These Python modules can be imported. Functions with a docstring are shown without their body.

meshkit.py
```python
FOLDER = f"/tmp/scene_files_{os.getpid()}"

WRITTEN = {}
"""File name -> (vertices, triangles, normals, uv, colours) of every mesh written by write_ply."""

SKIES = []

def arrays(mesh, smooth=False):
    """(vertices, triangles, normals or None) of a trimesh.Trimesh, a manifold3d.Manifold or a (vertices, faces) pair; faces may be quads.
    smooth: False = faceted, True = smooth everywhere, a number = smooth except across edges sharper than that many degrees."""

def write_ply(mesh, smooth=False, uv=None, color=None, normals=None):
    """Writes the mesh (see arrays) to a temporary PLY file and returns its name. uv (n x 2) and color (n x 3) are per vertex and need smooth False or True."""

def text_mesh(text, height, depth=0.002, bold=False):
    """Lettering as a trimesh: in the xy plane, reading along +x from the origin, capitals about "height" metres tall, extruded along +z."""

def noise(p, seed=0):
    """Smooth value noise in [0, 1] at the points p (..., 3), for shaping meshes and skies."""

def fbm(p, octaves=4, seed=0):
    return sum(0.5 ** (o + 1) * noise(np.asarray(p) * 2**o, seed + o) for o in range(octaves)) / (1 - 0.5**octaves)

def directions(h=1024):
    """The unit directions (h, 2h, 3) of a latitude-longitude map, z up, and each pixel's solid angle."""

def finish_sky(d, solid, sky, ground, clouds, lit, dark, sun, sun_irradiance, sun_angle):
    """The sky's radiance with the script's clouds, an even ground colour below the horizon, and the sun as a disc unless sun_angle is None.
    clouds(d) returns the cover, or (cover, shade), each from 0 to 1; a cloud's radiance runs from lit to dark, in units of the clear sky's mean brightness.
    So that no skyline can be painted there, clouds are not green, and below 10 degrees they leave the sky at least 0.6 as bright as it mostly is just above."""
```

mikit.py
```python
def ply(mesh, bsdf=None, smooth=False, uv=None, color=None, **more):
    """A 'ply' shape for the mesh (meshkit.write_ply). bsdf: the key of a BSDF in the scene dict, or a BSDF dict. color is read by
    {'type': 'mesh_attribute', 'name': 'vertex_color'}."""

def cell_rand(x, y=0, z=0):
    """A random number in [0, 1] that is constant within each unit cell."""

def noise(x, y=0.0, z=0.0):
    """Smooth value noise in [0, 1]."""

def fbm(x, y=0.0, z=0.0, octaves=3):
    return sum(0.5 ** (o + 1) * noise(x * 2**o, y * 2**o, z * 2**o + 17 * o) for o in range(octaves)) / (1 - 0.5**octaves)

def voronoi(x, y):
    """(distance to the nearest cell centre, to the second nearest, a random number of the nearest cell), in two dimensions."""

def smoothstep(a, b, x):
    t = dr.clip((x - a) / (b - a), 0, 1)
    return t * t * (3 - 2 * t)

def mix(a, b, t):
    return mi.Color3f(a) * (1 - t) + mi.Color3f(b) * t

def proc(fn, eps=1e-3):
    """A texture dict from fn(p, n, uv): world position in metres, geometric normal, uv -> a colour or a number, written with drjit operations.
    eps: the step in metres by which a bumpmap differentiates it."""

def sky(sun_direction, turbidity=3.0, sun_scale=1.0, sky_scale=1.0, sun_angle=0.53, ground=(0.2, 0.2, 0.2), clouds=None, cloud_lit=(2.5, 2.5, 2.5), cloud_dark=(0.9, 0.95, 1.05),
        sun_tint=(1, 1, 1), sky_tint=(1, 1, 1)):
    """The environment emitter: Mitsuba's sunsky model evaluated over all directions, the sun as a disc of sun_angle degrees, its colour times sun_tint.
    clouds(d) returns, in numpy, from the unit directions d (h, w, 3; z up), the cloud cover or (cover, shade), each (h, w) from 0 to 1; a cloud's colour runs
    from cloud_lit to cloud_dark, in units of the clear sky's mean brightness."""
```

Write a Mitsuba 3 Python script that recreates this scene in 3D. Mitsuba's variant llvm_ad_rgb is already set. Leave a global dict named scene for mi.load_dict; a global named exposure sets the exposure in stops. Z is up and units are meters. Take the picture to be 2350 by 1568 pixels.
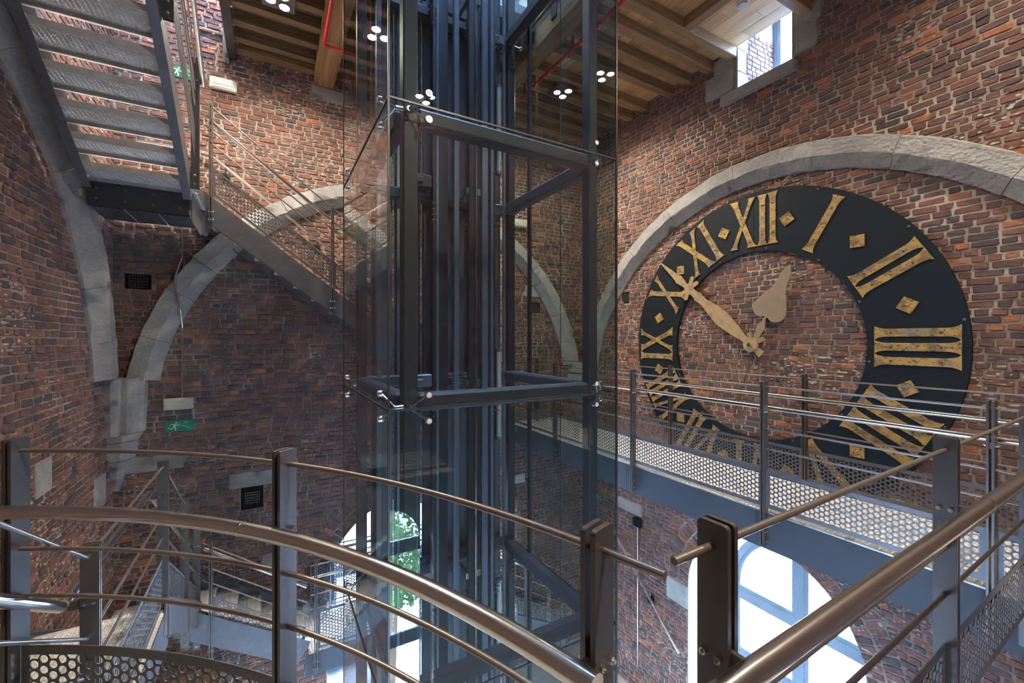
import math, numpy as np, trimesh, mitsuba as mi, mikit
import drjit as dr
from shapely.geometry import Polygon, LineString, Point, box as sbox
from shapely.ops import unary_union
from mikit import noise, fbm, smoothstep, mix, proc
T = mi.ScalarTransform4f
rng = np.random.default_rng(11)
PI = math.pi

# ------------------------------------------------------------------ camera, sky, lamps, exposure
YAW, FPX, EZ = 0.5175, 976.67, 1.588
scene, labels = {'type': 'scene'}, {}
scene['camera'] = {'type': 'perspective', 'fov': 2 * math.degrees(math.atan(1175 / FPX)), 'fov_axis': 'x', 'near_clip': 0.05, 'far_clip': 200.0,
                   'principal_point_offset_y': 6.92 / 1568,
                   'to_world': T().look_at(origin=[0, 0, EZ], target=[math.sin(YAW), math.cos(YAW), EZ], up=[0, 0, 1])}
exposure = 0.62
SKY, LAMP, SPOT = 720.0, 260.0, 14.0
WARM = np.array([1.0, 0.87, 0.70])
scene['sky'] = mikit.sky((-0.6, -0.5, 0.6), turbidity=3.0, sun_scale=0.0, sky_scale=SKY, ground=(0.3, 0.3, 0.28),
                         sky_tint=(0.85, 0.95, 1.14), clouds=lambda d: 0.10 + 0.0 * d[..., 2], cloud_lit=(1.5, 1.5, 1.5), cloud_dark=(1, 1, 1))

# ------------------------------------------------------------------ materials
def rgb(*c): return {'type': 'rgb', 'value': list(c)}
def principled(col, rough=0.5, metal=0.0, spec=0.5, **k):
    return {'type': 'twosided', 'b': {'type': 'principled', 'base_color': col, 'roughness': rough, 'metallic': metal, 'specular': spec, **k}}
def bump(inner, fn, scale, eps=1e-3):
    return {'type': 'twosided', 'b': {'type': 'bumpmap', 'arbitrary': proc(fn, eps), 'scale': scale, 'bsdf': inner['b']}}

def brick_col(p, n, uv):
    u, v = uv.x, uv.y
    dark, red, deep, orange = (0.082, 0.061, 0.059), (0.205, 0.096, 0.071), (0.138, 0.074, 0.060), (0.36, 0.140, 0.074)
    c = mix(dark, deep, smoothstep(0.08, 0.28, u))
    c = mix(c, red, smoothstep(0.45, 0.85, u))
    c = mix(c, orange, smoothstep(0.92, 0.97, u))
    f = fbm(p.x * 38, p.y * 38, p.z * 60, 3)
    c = c * (0.62 + 0.76 * f)
    g = fbm(p.x * 9 + 7, p.y * 9, p.z * 14, 2)
    c = mix(c, (0.075, 0.06, 0.058), smoothstep(0.60, 0.78, g) * 0.75)
    lime = smoothstep(0.70, 0.80, noise(p.x * 26, p.y * 26, p.z * 44)) * smoothstep(0.42, 0.75, noise(p.x * 1.7 + 3, p.y * 1.7, p.z * 1.7))
    return mix(c, (0.56, 0.51, 0.46), lime * 0.8)
def rough_fn(p, n, uv): return fbm(p.x * 90, p.y * 90, p.z * 90, 3)
def mortar_col(p, n, uv):
    f = fbm(p.x * 16, p.y * 16, p.z * 16, 3)
    c = mix((0.215, 0.176, 0.143), (0.35, 0.30, 0.25), f)
    return mix(c, (0.6, 0.57, 0.53), smoothstep(0.60, 0.8, noise(p.x * 2.1, p.y * 2.1, p.z * 2.1 + 4)) * 0.45)
def stone_col(p, n, uv):
    f = fbm(p.x * 6, p.y * 6, p.z * 6, 4)
    g = fbm(p.x * 55, p.y * 55, p.z * 55, 2)
    c = mix((0.235, 0.235, 0.235), (0.43, 0.425, 0.41), f) * (0.8 + 0.4 * g) * (0.86 + 0.28 * uv.x)
    return mix(c, (0.07, 0.068, 0.065), smoothstep(0.66, 0.8, fbm(p.x * 3 + 9, p.y * 3, p.z * 3, 3)) * 0.8)
def stone_bump(p, n, uv): return fbm(p.x * 40, p.y * 40, p.z * 40, 4)
def wood(axis, a, b, sc=1.0):
    def fn(p, n, uv):
        q = [p.x * 34, p.y * 34, p.z * 34]
        q[axis] = (p.x, p.y, p.z)[axis] * 1.6
        q = [x * sc for x in q]
        f = fbm(q[0] + uv.x * 91, q[1] + uv.x * 57, q[2], 4)
        g = noise(q[0] * 0.12, q[1] * 0.12, q[2] * 0.12)
        return mix(a, b, smoothstep(0.22, 0.78, f * 0.75 + g * 0.25)) * (0.72 + 0.5 * uv.x)
    return fn
def gold_col(p, n, uv):
    f = fbm(p.x * 14, p.y * 14, p.z * 14, 4)
    c = mix((0.20, 0.135, 0.07), (0.46, 0.30, 0.105), smoothstep(0.30, 0.62, f))
    c = mix(c, (0.25, 0.24, 0.21), smoothstep(0.58, 0.72, fbm(p.x * 9 + 4, p.y * 9, p.z * 9, 3)) * 0.8)
    return mix(c, (0.05, 0.04, 0.03), smoothstep(0.70, 0.80, noise(p.x * 60, p.y * 60, p.z * 60)) * 0.8)
def hand_col(p, n, uv):
    f = fbm(p.x * 12, p.y * 12, p.z * 12, 4)
    return mix(mix((0.27, 0.20, 0.135), (0.42, 0.285, 0.13), uv.x), (0.24, 0.19, 0.15), smoothstep(0.45, 0.7, f))
def galv_col(p, n, uv):
    return mix((0.50, 0.50, 0.49), (0.72, 0.72, 0.70), fbm(p.x * 22, p.y * 22, p.z * 22, 2))
def paint_col(p, n, uv):
    return mix((0.085, 0.080, 0.080), (0.125, 0.118, 0.117), fbm(p.x * 18, p.y * 18, p.z * 18, 3))
def floor_col(p, n, uv):
    return mix((0.52, 0.50, 0.47), (0.68, 0.66, 0.62), fbm(p.x * 3, p.y * 3, p.z * 3, 3))  # pale tone set to throw daylight upward
def leaf_col(p, n, uv):
    return mix((0.06, 0.13, 0.04), (0.20, 0.34, 0.10), uv.x)

M = scene
M['m_brick'] = bump(principled(proc(brick_col), 0.85, spec=0.25), rough_fn, 0.012)
M['m_mortar'] = bump(principled(proc(mortar_col), 0.95, spec=0.15), rough_fn, 0.014)
M['m_stone'] = bump(principled(proc(stone_col), 0.85, spec=0.25), stone_bump, 0.02)
M['m_oak'] = principled(proc(wood(1, (0.56, 0.35, 0.155), (0.80, 0.56, 0.30))), 0.6)
M['m_joist'] = principled(proc(wood(0, (0.17, 0.095, 0.038), (0.37, 0.22, 0.095))), 0.65)
M['m_beam'] = principled(proc(wood(1, (0.12, 0.066, 0.026), (0.33, 0.185, 0.075), 0.7)), 0.7)
M['m_darkplank'] = principled(proc(wood(1, (0.055, 0.034, 0.018), (0.13, 0.082, 0.042))), 0.7)
M['m_darkjoist'] = principled(proc(wood(0, (0.085, 0.05, 0.023), (0.20, 0.12, 0.055))), 0.7)  # joist wood in a darker tone, for the left and middle bays
M['m_paint'] = principled(proc(paint_col), 0.40, 0.35)
M['m_post'] = principled(rgb(0.105, 0.090, 0.078), 0.36, 0.55)
M['m_rod'] = principled(rgb(0.255, 0.22, 0.195), 0.32, 0.7)
M['m_paint_shade'] = principled(rgb(0.044, 0.047, 0.053), 0.6, 0.0, spec=0.3)  # the common steel paint with shade and bluish daylight put into the colour
M['m_dark'] = principled(rgb(0.028, 0.027, 0.027), 0.4, 0.3)
M['m_inox'] = principled(rgb(0.73, 0.70, 0.66), 0.22, 1.0)
M['m_chrome'] = principled(rgb(0.75, 0.75, 0.74), 0.15, 1.0)
M['m_galv'] = principled(proc(galv_col), 0.42, 0.35)
M['m_cladding'] = principled(rgb(0.13, 0.14, 0.155), 0.38, 0.3)
M['m_lift'] = principled(rgb(0.050, 0.050, 0.050), 0.5, 0.1, spec=0.35)
M['m_rail'] = principled(rgb(0.17, 0.185, 0.21), 0.35, 0.5)
M['m_lamp_tube'] = principled(rgb(0.62, 0.64, 0.66), 0.25, spec=0.7)
M['m_clock'] = principled(rgb(0.0085, 0.0125, 0.016), 0.6, spec=0.22)
M['m_gold'] = principled(proc(gold_col), 0.5, 0.25)
M['m_hand'] = principled(proc(hand_col), 0.6, 0.1)
M['m_iron'] = principled(rgb(0.10, 0.085, 0.08), 0.5, 0.4)
M['m_red'] = principled(rgb(0.50, 0.020, 0.018), 0.35)
M['m_white'] = principled(rgb(0.70, 0.70, 0.69), 0.4)
M['m_lens'] = principled(rgb(0.80, 0.80, 0.80), 0.25)
M['m_green'] = principled(rgb(0.012, 0.16, 0.075), 0.45)
M['m_sign_white'] = principled(rgb(0.78, 0.80, 0.78), 0.5)
M['m_black'] = principled(rgb(0.006, 0.006, 0.006), 0.85, spec=0.1)
M['m_frame'] = principled(rgb(0.16, 0.205, 0.25), 0.4)
M['m_floor'] = principled(proc(floor_col), 0.7)
M['m_led'] = principled(rgb(0.05, 0.75, 0.05), 0.3)
M['m_leaf'] = {'type': 'twosided', 'b': {'type': 'diffuse', 'reflectance': proc(leaf_col)}}
M['m_glass'] = {'type': 'thindielectric', 'int_ior': 1.52, 'specular_transmittance': rgb(0.56, 0.615, 0.59), 'specular_reflectance': rgb(1, 1, 1)}
M['m_window'] = {'type': 'thindielectric', 'int_ior': 1.5}

# ------------------------------------------------------------------ helpers
used = {}
def SB(x0, x1, y0, y1): return sbox(x0, y0, x1, y1)
def numbered(key):
    n = used.get(key, -1) + 1
    used[key] = n
    return key if n == 0 else f'{key}_{n:03d}'
def cat(ms): return trimesh.util.concatenate([m for m in ms if m is not None])
def TM(v, f): return trimesh.Trimesh(np.asarray(v, float), np.asarray(f, int), process=False)
def put(name, mesh, mat, parent=None, smooth=False, tone=None, kind=None, label=None, **more):
    key = numbered((parent + '__' if parent else '') + name)
    uv = None
    if tone is not None:
        if smooth not in (False, True): smooth = False
        t = np.broadcast_to(np.asarray(tone, float), (len(mesh.vertices), 2)) if np.ndim(tone) < 2 else tone
        uv = np.array(t)
    scene[key] = mikit.ply(mesh, mat, smooth=smooth, uv=uv, **more)
    d = {}
    if kind: d['kind'] = kind
    if label: d['label'] = label
    if d: labels[key] = d
    return key
def thing(name, label, cat_=None, group=None, kind=None):
    key = numbered(name)
    labels[key] = {'label': label}
    if cat_: labels[key]['category'] = cat_
    if group: labels[key]['group'] = group
    if kind: labels[key]['kind'] = kind
    return key
def box(x0, x1, y0, y1, z0, z1, ch=0.0):
    lo, hi = np.array([min(x0, x1), min(y0, y1), min(z0, z1)]), np.array([max(x0, x1), max(y0, y1), max(z0, z1)])
    if ch <= 0:
        m = trimesh.creation.box(extents=hi - lo); m.apply_translation((lo + hi) / 2)
        return TM(m.vertices, m.faces)
    return cbox((lo + hi) / 2, np.eye(3), (hi - lo) / 2, ch)
_CB = {}
def cbox(c, axes, half, ch=0.002):
    half = np.asarray(half, float); ch = min(ch, half.min() * 0.6)
    pts = []
    for s in np.ndindex(2, 2, 2):
        sg = np.array(s) * 2 - 1
        for k in range(3):
            h = half - ch; h = h.copy(); h[k] = half[k]
            pts.append(sg * h)
    pts = np.array(pts)
    if 'f' not in _CB:
        ref = []
        for s in np.ndindex(2, 2, 2):
            sg = np.array(s) * 2 - 1
            for k in range(3):
                h = np.array([0.8, 0.8, 0.8]); h[k] = 1.0
                ref.append(sg * h)
        hull = trimesh.convex.convex_hull(np.array(ref))
        ref = np.array(ref)
        idx = [int(np.argmin(np.linalg.norm(ref - v, axis=1))) for v in hull.vertices]
        _CB['f'] = np.array(idx)[hull.faces]
    return TM(pts @ np.asarray(axes, float) + np.asarray(c, float), _CB['f'])
def unit(v): v = np.asarray(v, float); return v / np.linalg.norm(v)
def bar(a, b, w, h, up=(0, 0, 1), ch=0.0):
    """box from a to b, width w across, height h along 'up'."""
    a, b = np.asarray(a, float), np.asarray(b, float)
    t = unit(b - a); s = unit(np.cross(t, up)); u = np.cross(s, t)
    return cbox((a + b) / 2, [t, s, u], [np.linalg.norm(b - a) / 2, w / 2, h / 2], ch if ch > 0 else 0.0005)
def tube(path, r, n=12, cap=True, closed=False):
    P = np.asarray(path, float)
    P = P[np.r_[True, np.linalg.norm(np.diff(P, axis=0), axis=1) > 1e-6]]
    d = np.gradient(P, axis=0) if not closed else np.roll(P, -1, 0) - np.roll(P, 1, 0)
    d = d / np.linalg.norm(d, axis=1, keepdims=True)
    ref = np.array([0, 0, 1.0]) if abs(d[0, 2]) < 0.9 else np.array([1.0, 0, 0])
    a = np.arange(n) * 2 * PI / n
    V = []
    s = unit(np.cross(d[0], ref))
    for i in range(len(P)):
        s = unit(s - d[i] * np.dot(s, d[i])); u = np.cross(s, d[i])
        k = 1.0
        if 0 < i < len(P) - 1:
            e = unit(P[i] - P[i - 1]); k = 1 / max(0.5, abs(float(np.dot(e, d[i]))))
        V.append(P[i] + r * k ** 0.5 * (np.cos(a)[:, None] * s + np.sin(a)[:, None] * u))
    V = np.concatenate(V); m = len(P); F = []
    i = np.arange(n); j = (i + 1) % n
    for q in range(m if closed else m - 1):
        o, o2 = q * n, ((q + 1) % m) * n
        F += [np.stack([o + i, o2 + j, o + j], 1), np.stack([o + i, o2 + i, o2 + j], 1)]
    if cap and not closed:
        V = np.vstack([V, P[:1], P[-1:]]); c0, c1 = m * n, m * n + 1
        F += [np.stack([i * 0 + c0, i, j], 1), np.stack([i * 0 + c1, (m - 1) * n + j, (m - 1) * n + i], 1)]
    return TM(V, np.concatenate(F))
def smoothpath(pts, r=0.06, k=5):
    """polyline with rounded corners"""
    P = [np.asarray(p, float) for p in pts]; out = [P[0]]
    for i in range(1, len(P) - 1):
        a, b = unit(P[i - 1] - P[i]), unit(P[i + 1] - P[i])
        rr = min(r, 0.45 * np.linalg.norm(P[i - 1] - P[i]), 0.45 * np.linalg.norm(P[i + 1] - P[i]))
        p0, p1 = P[i] + a * rr, P[i] + b * rr
        for t in np.linspace(0, 1, k): out.append((1 - t) ** 2 * p0 + 2 * t * (1 - t) * P[i] + t * t * p1)
    out.append(P[-1])
    return np.array(out)
def extrude(poly, h):
    ms = [trimesh.creation.extrude_polygon(g, h, engine='earcut') for g in (getattr(poly, 'geoms', [poly])) if g.area > 1e-9]
    return cat([TM(m.vertices, m.faces) for m in ms])
def remap(m, fn):
    v = np.array(m.vertices)
    return TM(fn(v[:, 0], v[:, 1], v[:, 2]), m.faces)
def vol(m):
    t = np.asarray(m.vertices)[np.asarray(m.faces)]
    return float(np.einsum('ij,ij->i', t[:, 0], np.cross(t[:, 1], t[:, 2])).sum())
def flipped(m): return TM(m.vertices, np.asarray(m.faces)[:, ::-1])
def cyl(a, b, r, n=16): return tube([a, b], r, n)
def disc_bolt(c, axis, r, h, n=6):
    c = np.asarray(c, float); ax = unit(axis)
    return tube([c, c + ax * h], r, n)

# ------------------------------------------------------------------ the room's walls: a mortar core with bricks laid on it
XL, XR, YN, YB = -1.69, 5.66, -0.5, 7.04
ZF, ZC, ZT = -4.7, 5.66, 9.2
def proj_px(P):
    x = P[..., 0] * math.cos(YAW) - P[..., 1] * math.sin(YAW); z = P[..., 0] * math.sin(YAW) + P[..., 1] * math.cos(YAW)
    z2 = np.where(z > 0.2, z, 1e9)
    return 1175 + FPX * x / z2, 790.92 - FPX * (P[..., 2] - EZ) / z2, z
# plane maps (s, h, d): along the wall, height, towards the room
WALLS = {
    'wall_left': (lambda s, h, d: np.stack([XL + d, s + 0 * d, h + 0 * d], -1), YN, YB, 1),
    'wall_back': (lambda s, h, d: np.stack([s + 0 * d, YB - d, h + 0 * d], -1), XL, XR, 1),
    'wall_right': (lambda s, h, d: np.stack([XR - d, s + 0 * d, h + 0 * d], -1), YN, YB, -1),
    'wall_front': (lambda s, h, d: np.stack([s + 0 * d, YN + d, h + 0 * d], -1), XL, XR, -1),
}
def arch_poly(c, r, spring, sill, n=40):
    a = np.linspace(0, PI, n)
    return Polygon([(c + r, sill)] + [(c + r * math.cos(t), spring + r * math.sin(t)) for t in a] + [(c - r, sill)])
SPR = -2.24
openings = {
    'wall_left': [arch_poly(3.26, 1.14, SPR, -4.2)],
    'wall_back': [arch_poly(1.96, 1.2, SPR, -4.2), SB(3.45, 4.7, 7.2, 8.9)],
    'wall_right': [arch_poly(3.26, 1.14, SPR, -4.2), SB(2.883, 3.625, 5.02, 6.7)],
    'wall_front': [arch_poly(1.43, 0.63, -1.36, -4.2)],
}
def ring_band(c, spring, r0, r1):
    a = np.linspace(0, PI, 40)
    return Polygon([(c + r1 * math.cos(t), spring + r1 * math.sin(t)) for t in a] + [(c + r0 * math.cos(t), spring + r0 * math.sin(t)) for t in a[::-1]])
rings = {'wall_left': [(3.26, SPR, 1.14)], 'wall_back': [(1.96, SPR, 1.2)], 'wall_right': [(3.26, SPR, 1.14)], 'wall_front': [(1.43, -1.36, 0.63)]}
# dressed stones set in the walls: (s0, s1, h0, h1)
stones = {
    'wall_left': [(1.9, 2.2, 2.35, 2.75), (2.75, 3.05, 0.95, 1.15), (4.42, 4.85, -2.65, -2.3), (5.0, 5.3, 0.25, 0.55), (6.35, 6.72, -0.35, 0.02)],
    'wall_back': [(-0.49, 0.04, -0.5, -0.29), (-1.69, -0.99, -0.12, 0.08), (0.55, 1.15, 5.2, 5.4), (-1.69, -1.36, 1.1, 1.1001), (-0.1, 0.35, -1.75, -1.5), (0.3, 0.76, -2.6, -2.3), (4.3, 4.85, 2.4, 2.6), (3.16, 3.6, -2.6, -2.3)],
    'wall_right': [(3.66, 4.09, 5.09, 5.42), (3.66, 3.95, 5.42, 5.63), (2.60, 2.85, 5.10, 5.40), (2.56, 2.85, 5.40, 5.63), (4.41, 4.81, -2.64, -2.29), (5.35, 5.95, -1.55, -1.35), (1.75, 2.1, -2.64, -2.29)],
    'wall_front': [],
}
vents = {'wall_back': [(-1.45, 2.31, 0.26, 0.19), (-0.215, -0.66, 0.27, 0.31), (4.555, 2.19, 0.2, 0.2)], 'wall_right': [(5.74, 2.33, 0.19, 0.2)]}
OCT = np.array([(-1, -0.72), (-0.93, -1), (0.93, -1), (1, -0.72), (1, 0.72), (0.93, 1), (-0.93, 1), (-1, 0.72)])
BF = []
for k in range(8):
    j = (k + 1) % 8
    BF += [(k, j, 8 + j), (k, 8 + j, 8 + k)]
BF += [(8, 8 + k, 8 + k + 1) for k in range(1, 7)]
BF = np.array(BF)
def brick_arrays(cs, ch, hl, hh, rot, seed):
    """vertices (n, 16, 3) in wall coordinates of n bricks centred at (cs, ch) with half sizes hl, hh, turned by rot"""
    r = np.random.default_rng(seed)
    n = len(cs)
    a = OCT[None] * np.stack([hl, hh], -1)[:, None, :]
    a = a + r.normal(0, 0.0030, a.shape)
    tilt = r.normal(0, 0.012, n)
    inset = np.maximum(1 - 0.0048 / np.minimum(hl, hh), 0.6)[:, None, None]
    b = a * inset + r.normal(0, 0.0012, a.shape)
    pr = np.abs(r.normal(0.0075, 0.0035, n)) + 0.002
    z0 = np.full((n, 8), -0.004); z1 = pr[:, None] + r.normal(0, 0.0011, (n, 8))
    v = np.concatenate([np.concatenate([a, z0[..., None]], -1), np.concatenate([b, z1[..., None]], -1)], 1)
    c, s = np.cos(rot + tilt), np.sin(rot + tilt)
    x, y = v[..., 0].copy(), v[..., 1].copy()
    v[..., 0] = cs[:, None] + c[:, None] * x - s[:, None] * y
    v[..., 1] = ch[:, None] + s[:, None] * x + c[:, None] * y
    return v
import shapely
STUFF_TONE = {}
for wi, (wall, (fn, s0, s1, sgn)) in enumerate(WALLS.items()):
    r = np.random.default_rng(100 + wi)
    body = SB(s0 - (1.15 if wall in ('wall_left', 'wall_right') else 0.0), s1 + (1.15 if wall in ('wall_left', 'wall_right') else 0.0), ZF, ZT)
    holes = unary_union(openings[wall])
    vent_h = unary_union([SB(c - w / 2, c + w / 2, h - hh / 2, h + hh / 2) for c, h, w, hh in vents.get(wall, [])])
    thk = 0.4 if wall == 'wall_front' else 1.15
    core = extrude(body.difference(holes), thk)
    m = remap(core, lambda x, y, z: fn(x, y, z - thk))
    if sgn < 0: m = flipped(m)
    if vol(m) < 0: m = flipped(m)
    lab = {'wall_left': 'red brick tower wall on the left behind the upper stair flight', 'wall_back': 'red brick tower wall behind the glass lift with the green exit sign',
           'wall_right': 'red brick tower wall carrying the large clock dial', 'wall_front': 'red brick tower wall on the near side'}[wall]
    scene[wall] = mikit.ply(m, 'm_mortar'); labels[wall] = {'label': lab, 'kind': 'structure'}
    # fields of bricks
    keep_out = [holes.buffer(0.012), vent_h.buffer(0.012)] + [SB(a - 0.008, b + 0.008, c - 0.008, d + 0.008) for a, b, c, d in stones[wall]]
    keep_out += [ring_band(c, sp, rr - 0.01, rr + 0.37) for c, sp, rr in rings[wall]]
    ko = unary_union(keep_out)
    CS, CH, HL, HH, RO = [], [], [], [], []
    h = ZF + 0.04
    top = ZT - 0.05
    while h < top:
        ph = r.uniform(0.0665, 0.0735)
        s = s0 - r.uniform(0, 0.2)
        while s < s1:
            L = r.choice([0.105, 0.11, 0.185, 0.2, 0.215, 0.15], p=[0.24, 0.2, 0.18, 0.2, 0.12, 0.06]) * r.uniform(0.95, 1.05)
            a, b = max(s, s0 + 0.004), min(s + L - 0.013, s1 - 0.004)
            if b - a > 0.03:
                wob = 0.006 * math.sin(s * 2.1 + h * 3)
                CS.append((a + b) / 2); CH.append(h + ph / 2 + wob); HL.append((b - a) / 2); HH.append((ph - r.uniform(0.009, 0.0155)) / 2); RO.append(0.0)
            s += L
        h += ph
    CS, CH, HL, HH, RO = map(np.array, (CS, CH, HL, HH, RO))
    hit = shapely.intersects(shapely.box(CS - HL, CH - HH, CS + HL, CH + HH), ko)
    keep = ~hit
    for i in np.where(hit)[0]:
        bb = sbox(CS[i] - HL[i], CH[i] - HH[i], CS[i] + HL[i], CH[i] + HH[i]); left = bb.difference(ko)
        gs = [g for g in getattr(left, 'geoms', [left]) if g.area > 0.0012]
        if not gs: continue
        g = max(gs, key=lambda q: q.area); a, b_, c_, d_ = g.bounds
        sh = 0.5 * (1 - g.area / max((c_ - a) * (d_ - b_), 1e-9)) * (c_ - a) * 0.9
        if ko.distance(Point(a - 1e-3, (b_ + d_) / 2)) < ko.distance(Point(c_ + 1e-3, (b_ + d_) / 2)): a += sh
        else: c_ -= sh
        if c_ - a > 0.028 and d_ - b_ > 0.02:
            CS[i], CH[i], HL[i], HH[i] = (a + c_) / 2, (b_ + d_) / 2, (c_ - a) / 2, (d_ - b_) / 2; keep[i] = True
    CS, CH, HL, HH, RO = CS[keep], CH[keep], HL[keep], HH[keep], RO[keep]
    # two rings of radial bricks round each arched window
    for c, sp, rr in rings[wall]:
        for ring in range(2):
            ra, rb = rr + 0.005 + ring * 0.185, rr + 0.175 + ring * 0.185
            n = int(PI * (ra + rb) / 2 / 0.082)
            th = (np.arange(n) + 0.5) / n * PI
            rm = (ra + rb) / 2
            CS = np.append(CS, c + rm * np.cos(th)); CH = np.append(CH, sp + rm * np.sin(th))
            HL = np.append(HL, np.full(n, (rb - ra) / 2)); HH = np.append(HH, np.full(n, 0.033)); RO = np.append(RO, th)
    v = brick_arrays(CS, CH, HL, HH, RO, 200 + wi)
    P = fn(v[..., 0], v[..., 1], v[..., 2])
    tone = np.stack([r.uniform(0, 0.94 if wall == 'wall_left' else 1, len(CS)), r.uniform(0, 1, len(CS))], -1)
    F = BF if sgn < 0 else BF
    tri = P[0][F]
    nrm = np.cross(tri[:, 1] - tri[:, 0], tri[:, 2] - tri[:, 0]).sum(0)
    inward = fn(np.array(0.0), np.array(0.0), np.array(1.0)) - fn(np.array(0.0), np.array(0.0), np.array(0.0))
    if nrm @ inward < 0: F = F[:, ::-1]
    # which bricks show largest in the picture
    px, py, zz = proj_px(P[:, 8:12])
    wpx, hpx = np.ptp(px, axis=1), np.ptp(py, axis=1)
    inside = (px.min(1) > 0) & (px.max(1) < 2350) & (py.min(1) > 0) & (py.max(1) < 1568) & (zz.min(1) > 0.3)
    order = np.argsort(-np.where(inside, wpx * hpx, 0))
    single = order[:300] if wall != 'wall_front' else order[:0]
    mask = np.ones(len(CS), bool); mask[single] = False
    for i in single:
        key = numbered(f'{wall}__brick')
        scene[key] = mikit.ply(TM(P[i], F), 'm_brick', uv=np.repeat(tone[i:i + 1], 16, 0))
    idx = np.where(mask)[0]
    allF = (F[None] + (np.arange(len(idx)) * 16)[:, None, None]).reshape(-1, 3)
    key = numbered(f'{wall}__brickwork')
    scene[key] = mikit.ply(TM(P[idx].reshape(-1, 3), allF), 'm_brick', uv=np.repeat(tone[idx], 16, 0)); labels[key] = {'kind': 'stuff', 'label': 'weathered red and plum bricks in pale mortar'}
    # dressed stones
    for a, b, c, d in stones[wall]:
        if d - c < 0.01: continue
        bx = box(a, b, c, d, -0.01, 0.012 + r.uniform(0, 0.006), 0.008)
        g = remap(bx, fn)
        if sgn < 0 and wall == 'wall_right' or wall == 'wall_back': g = TM(g.vertices, g.faces)
        put('stone', g, 'm_stone', wall, tone=(r.uniform(0.5, 1.0), 0), label='pale dressed stone set in the brickwork')

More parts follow.
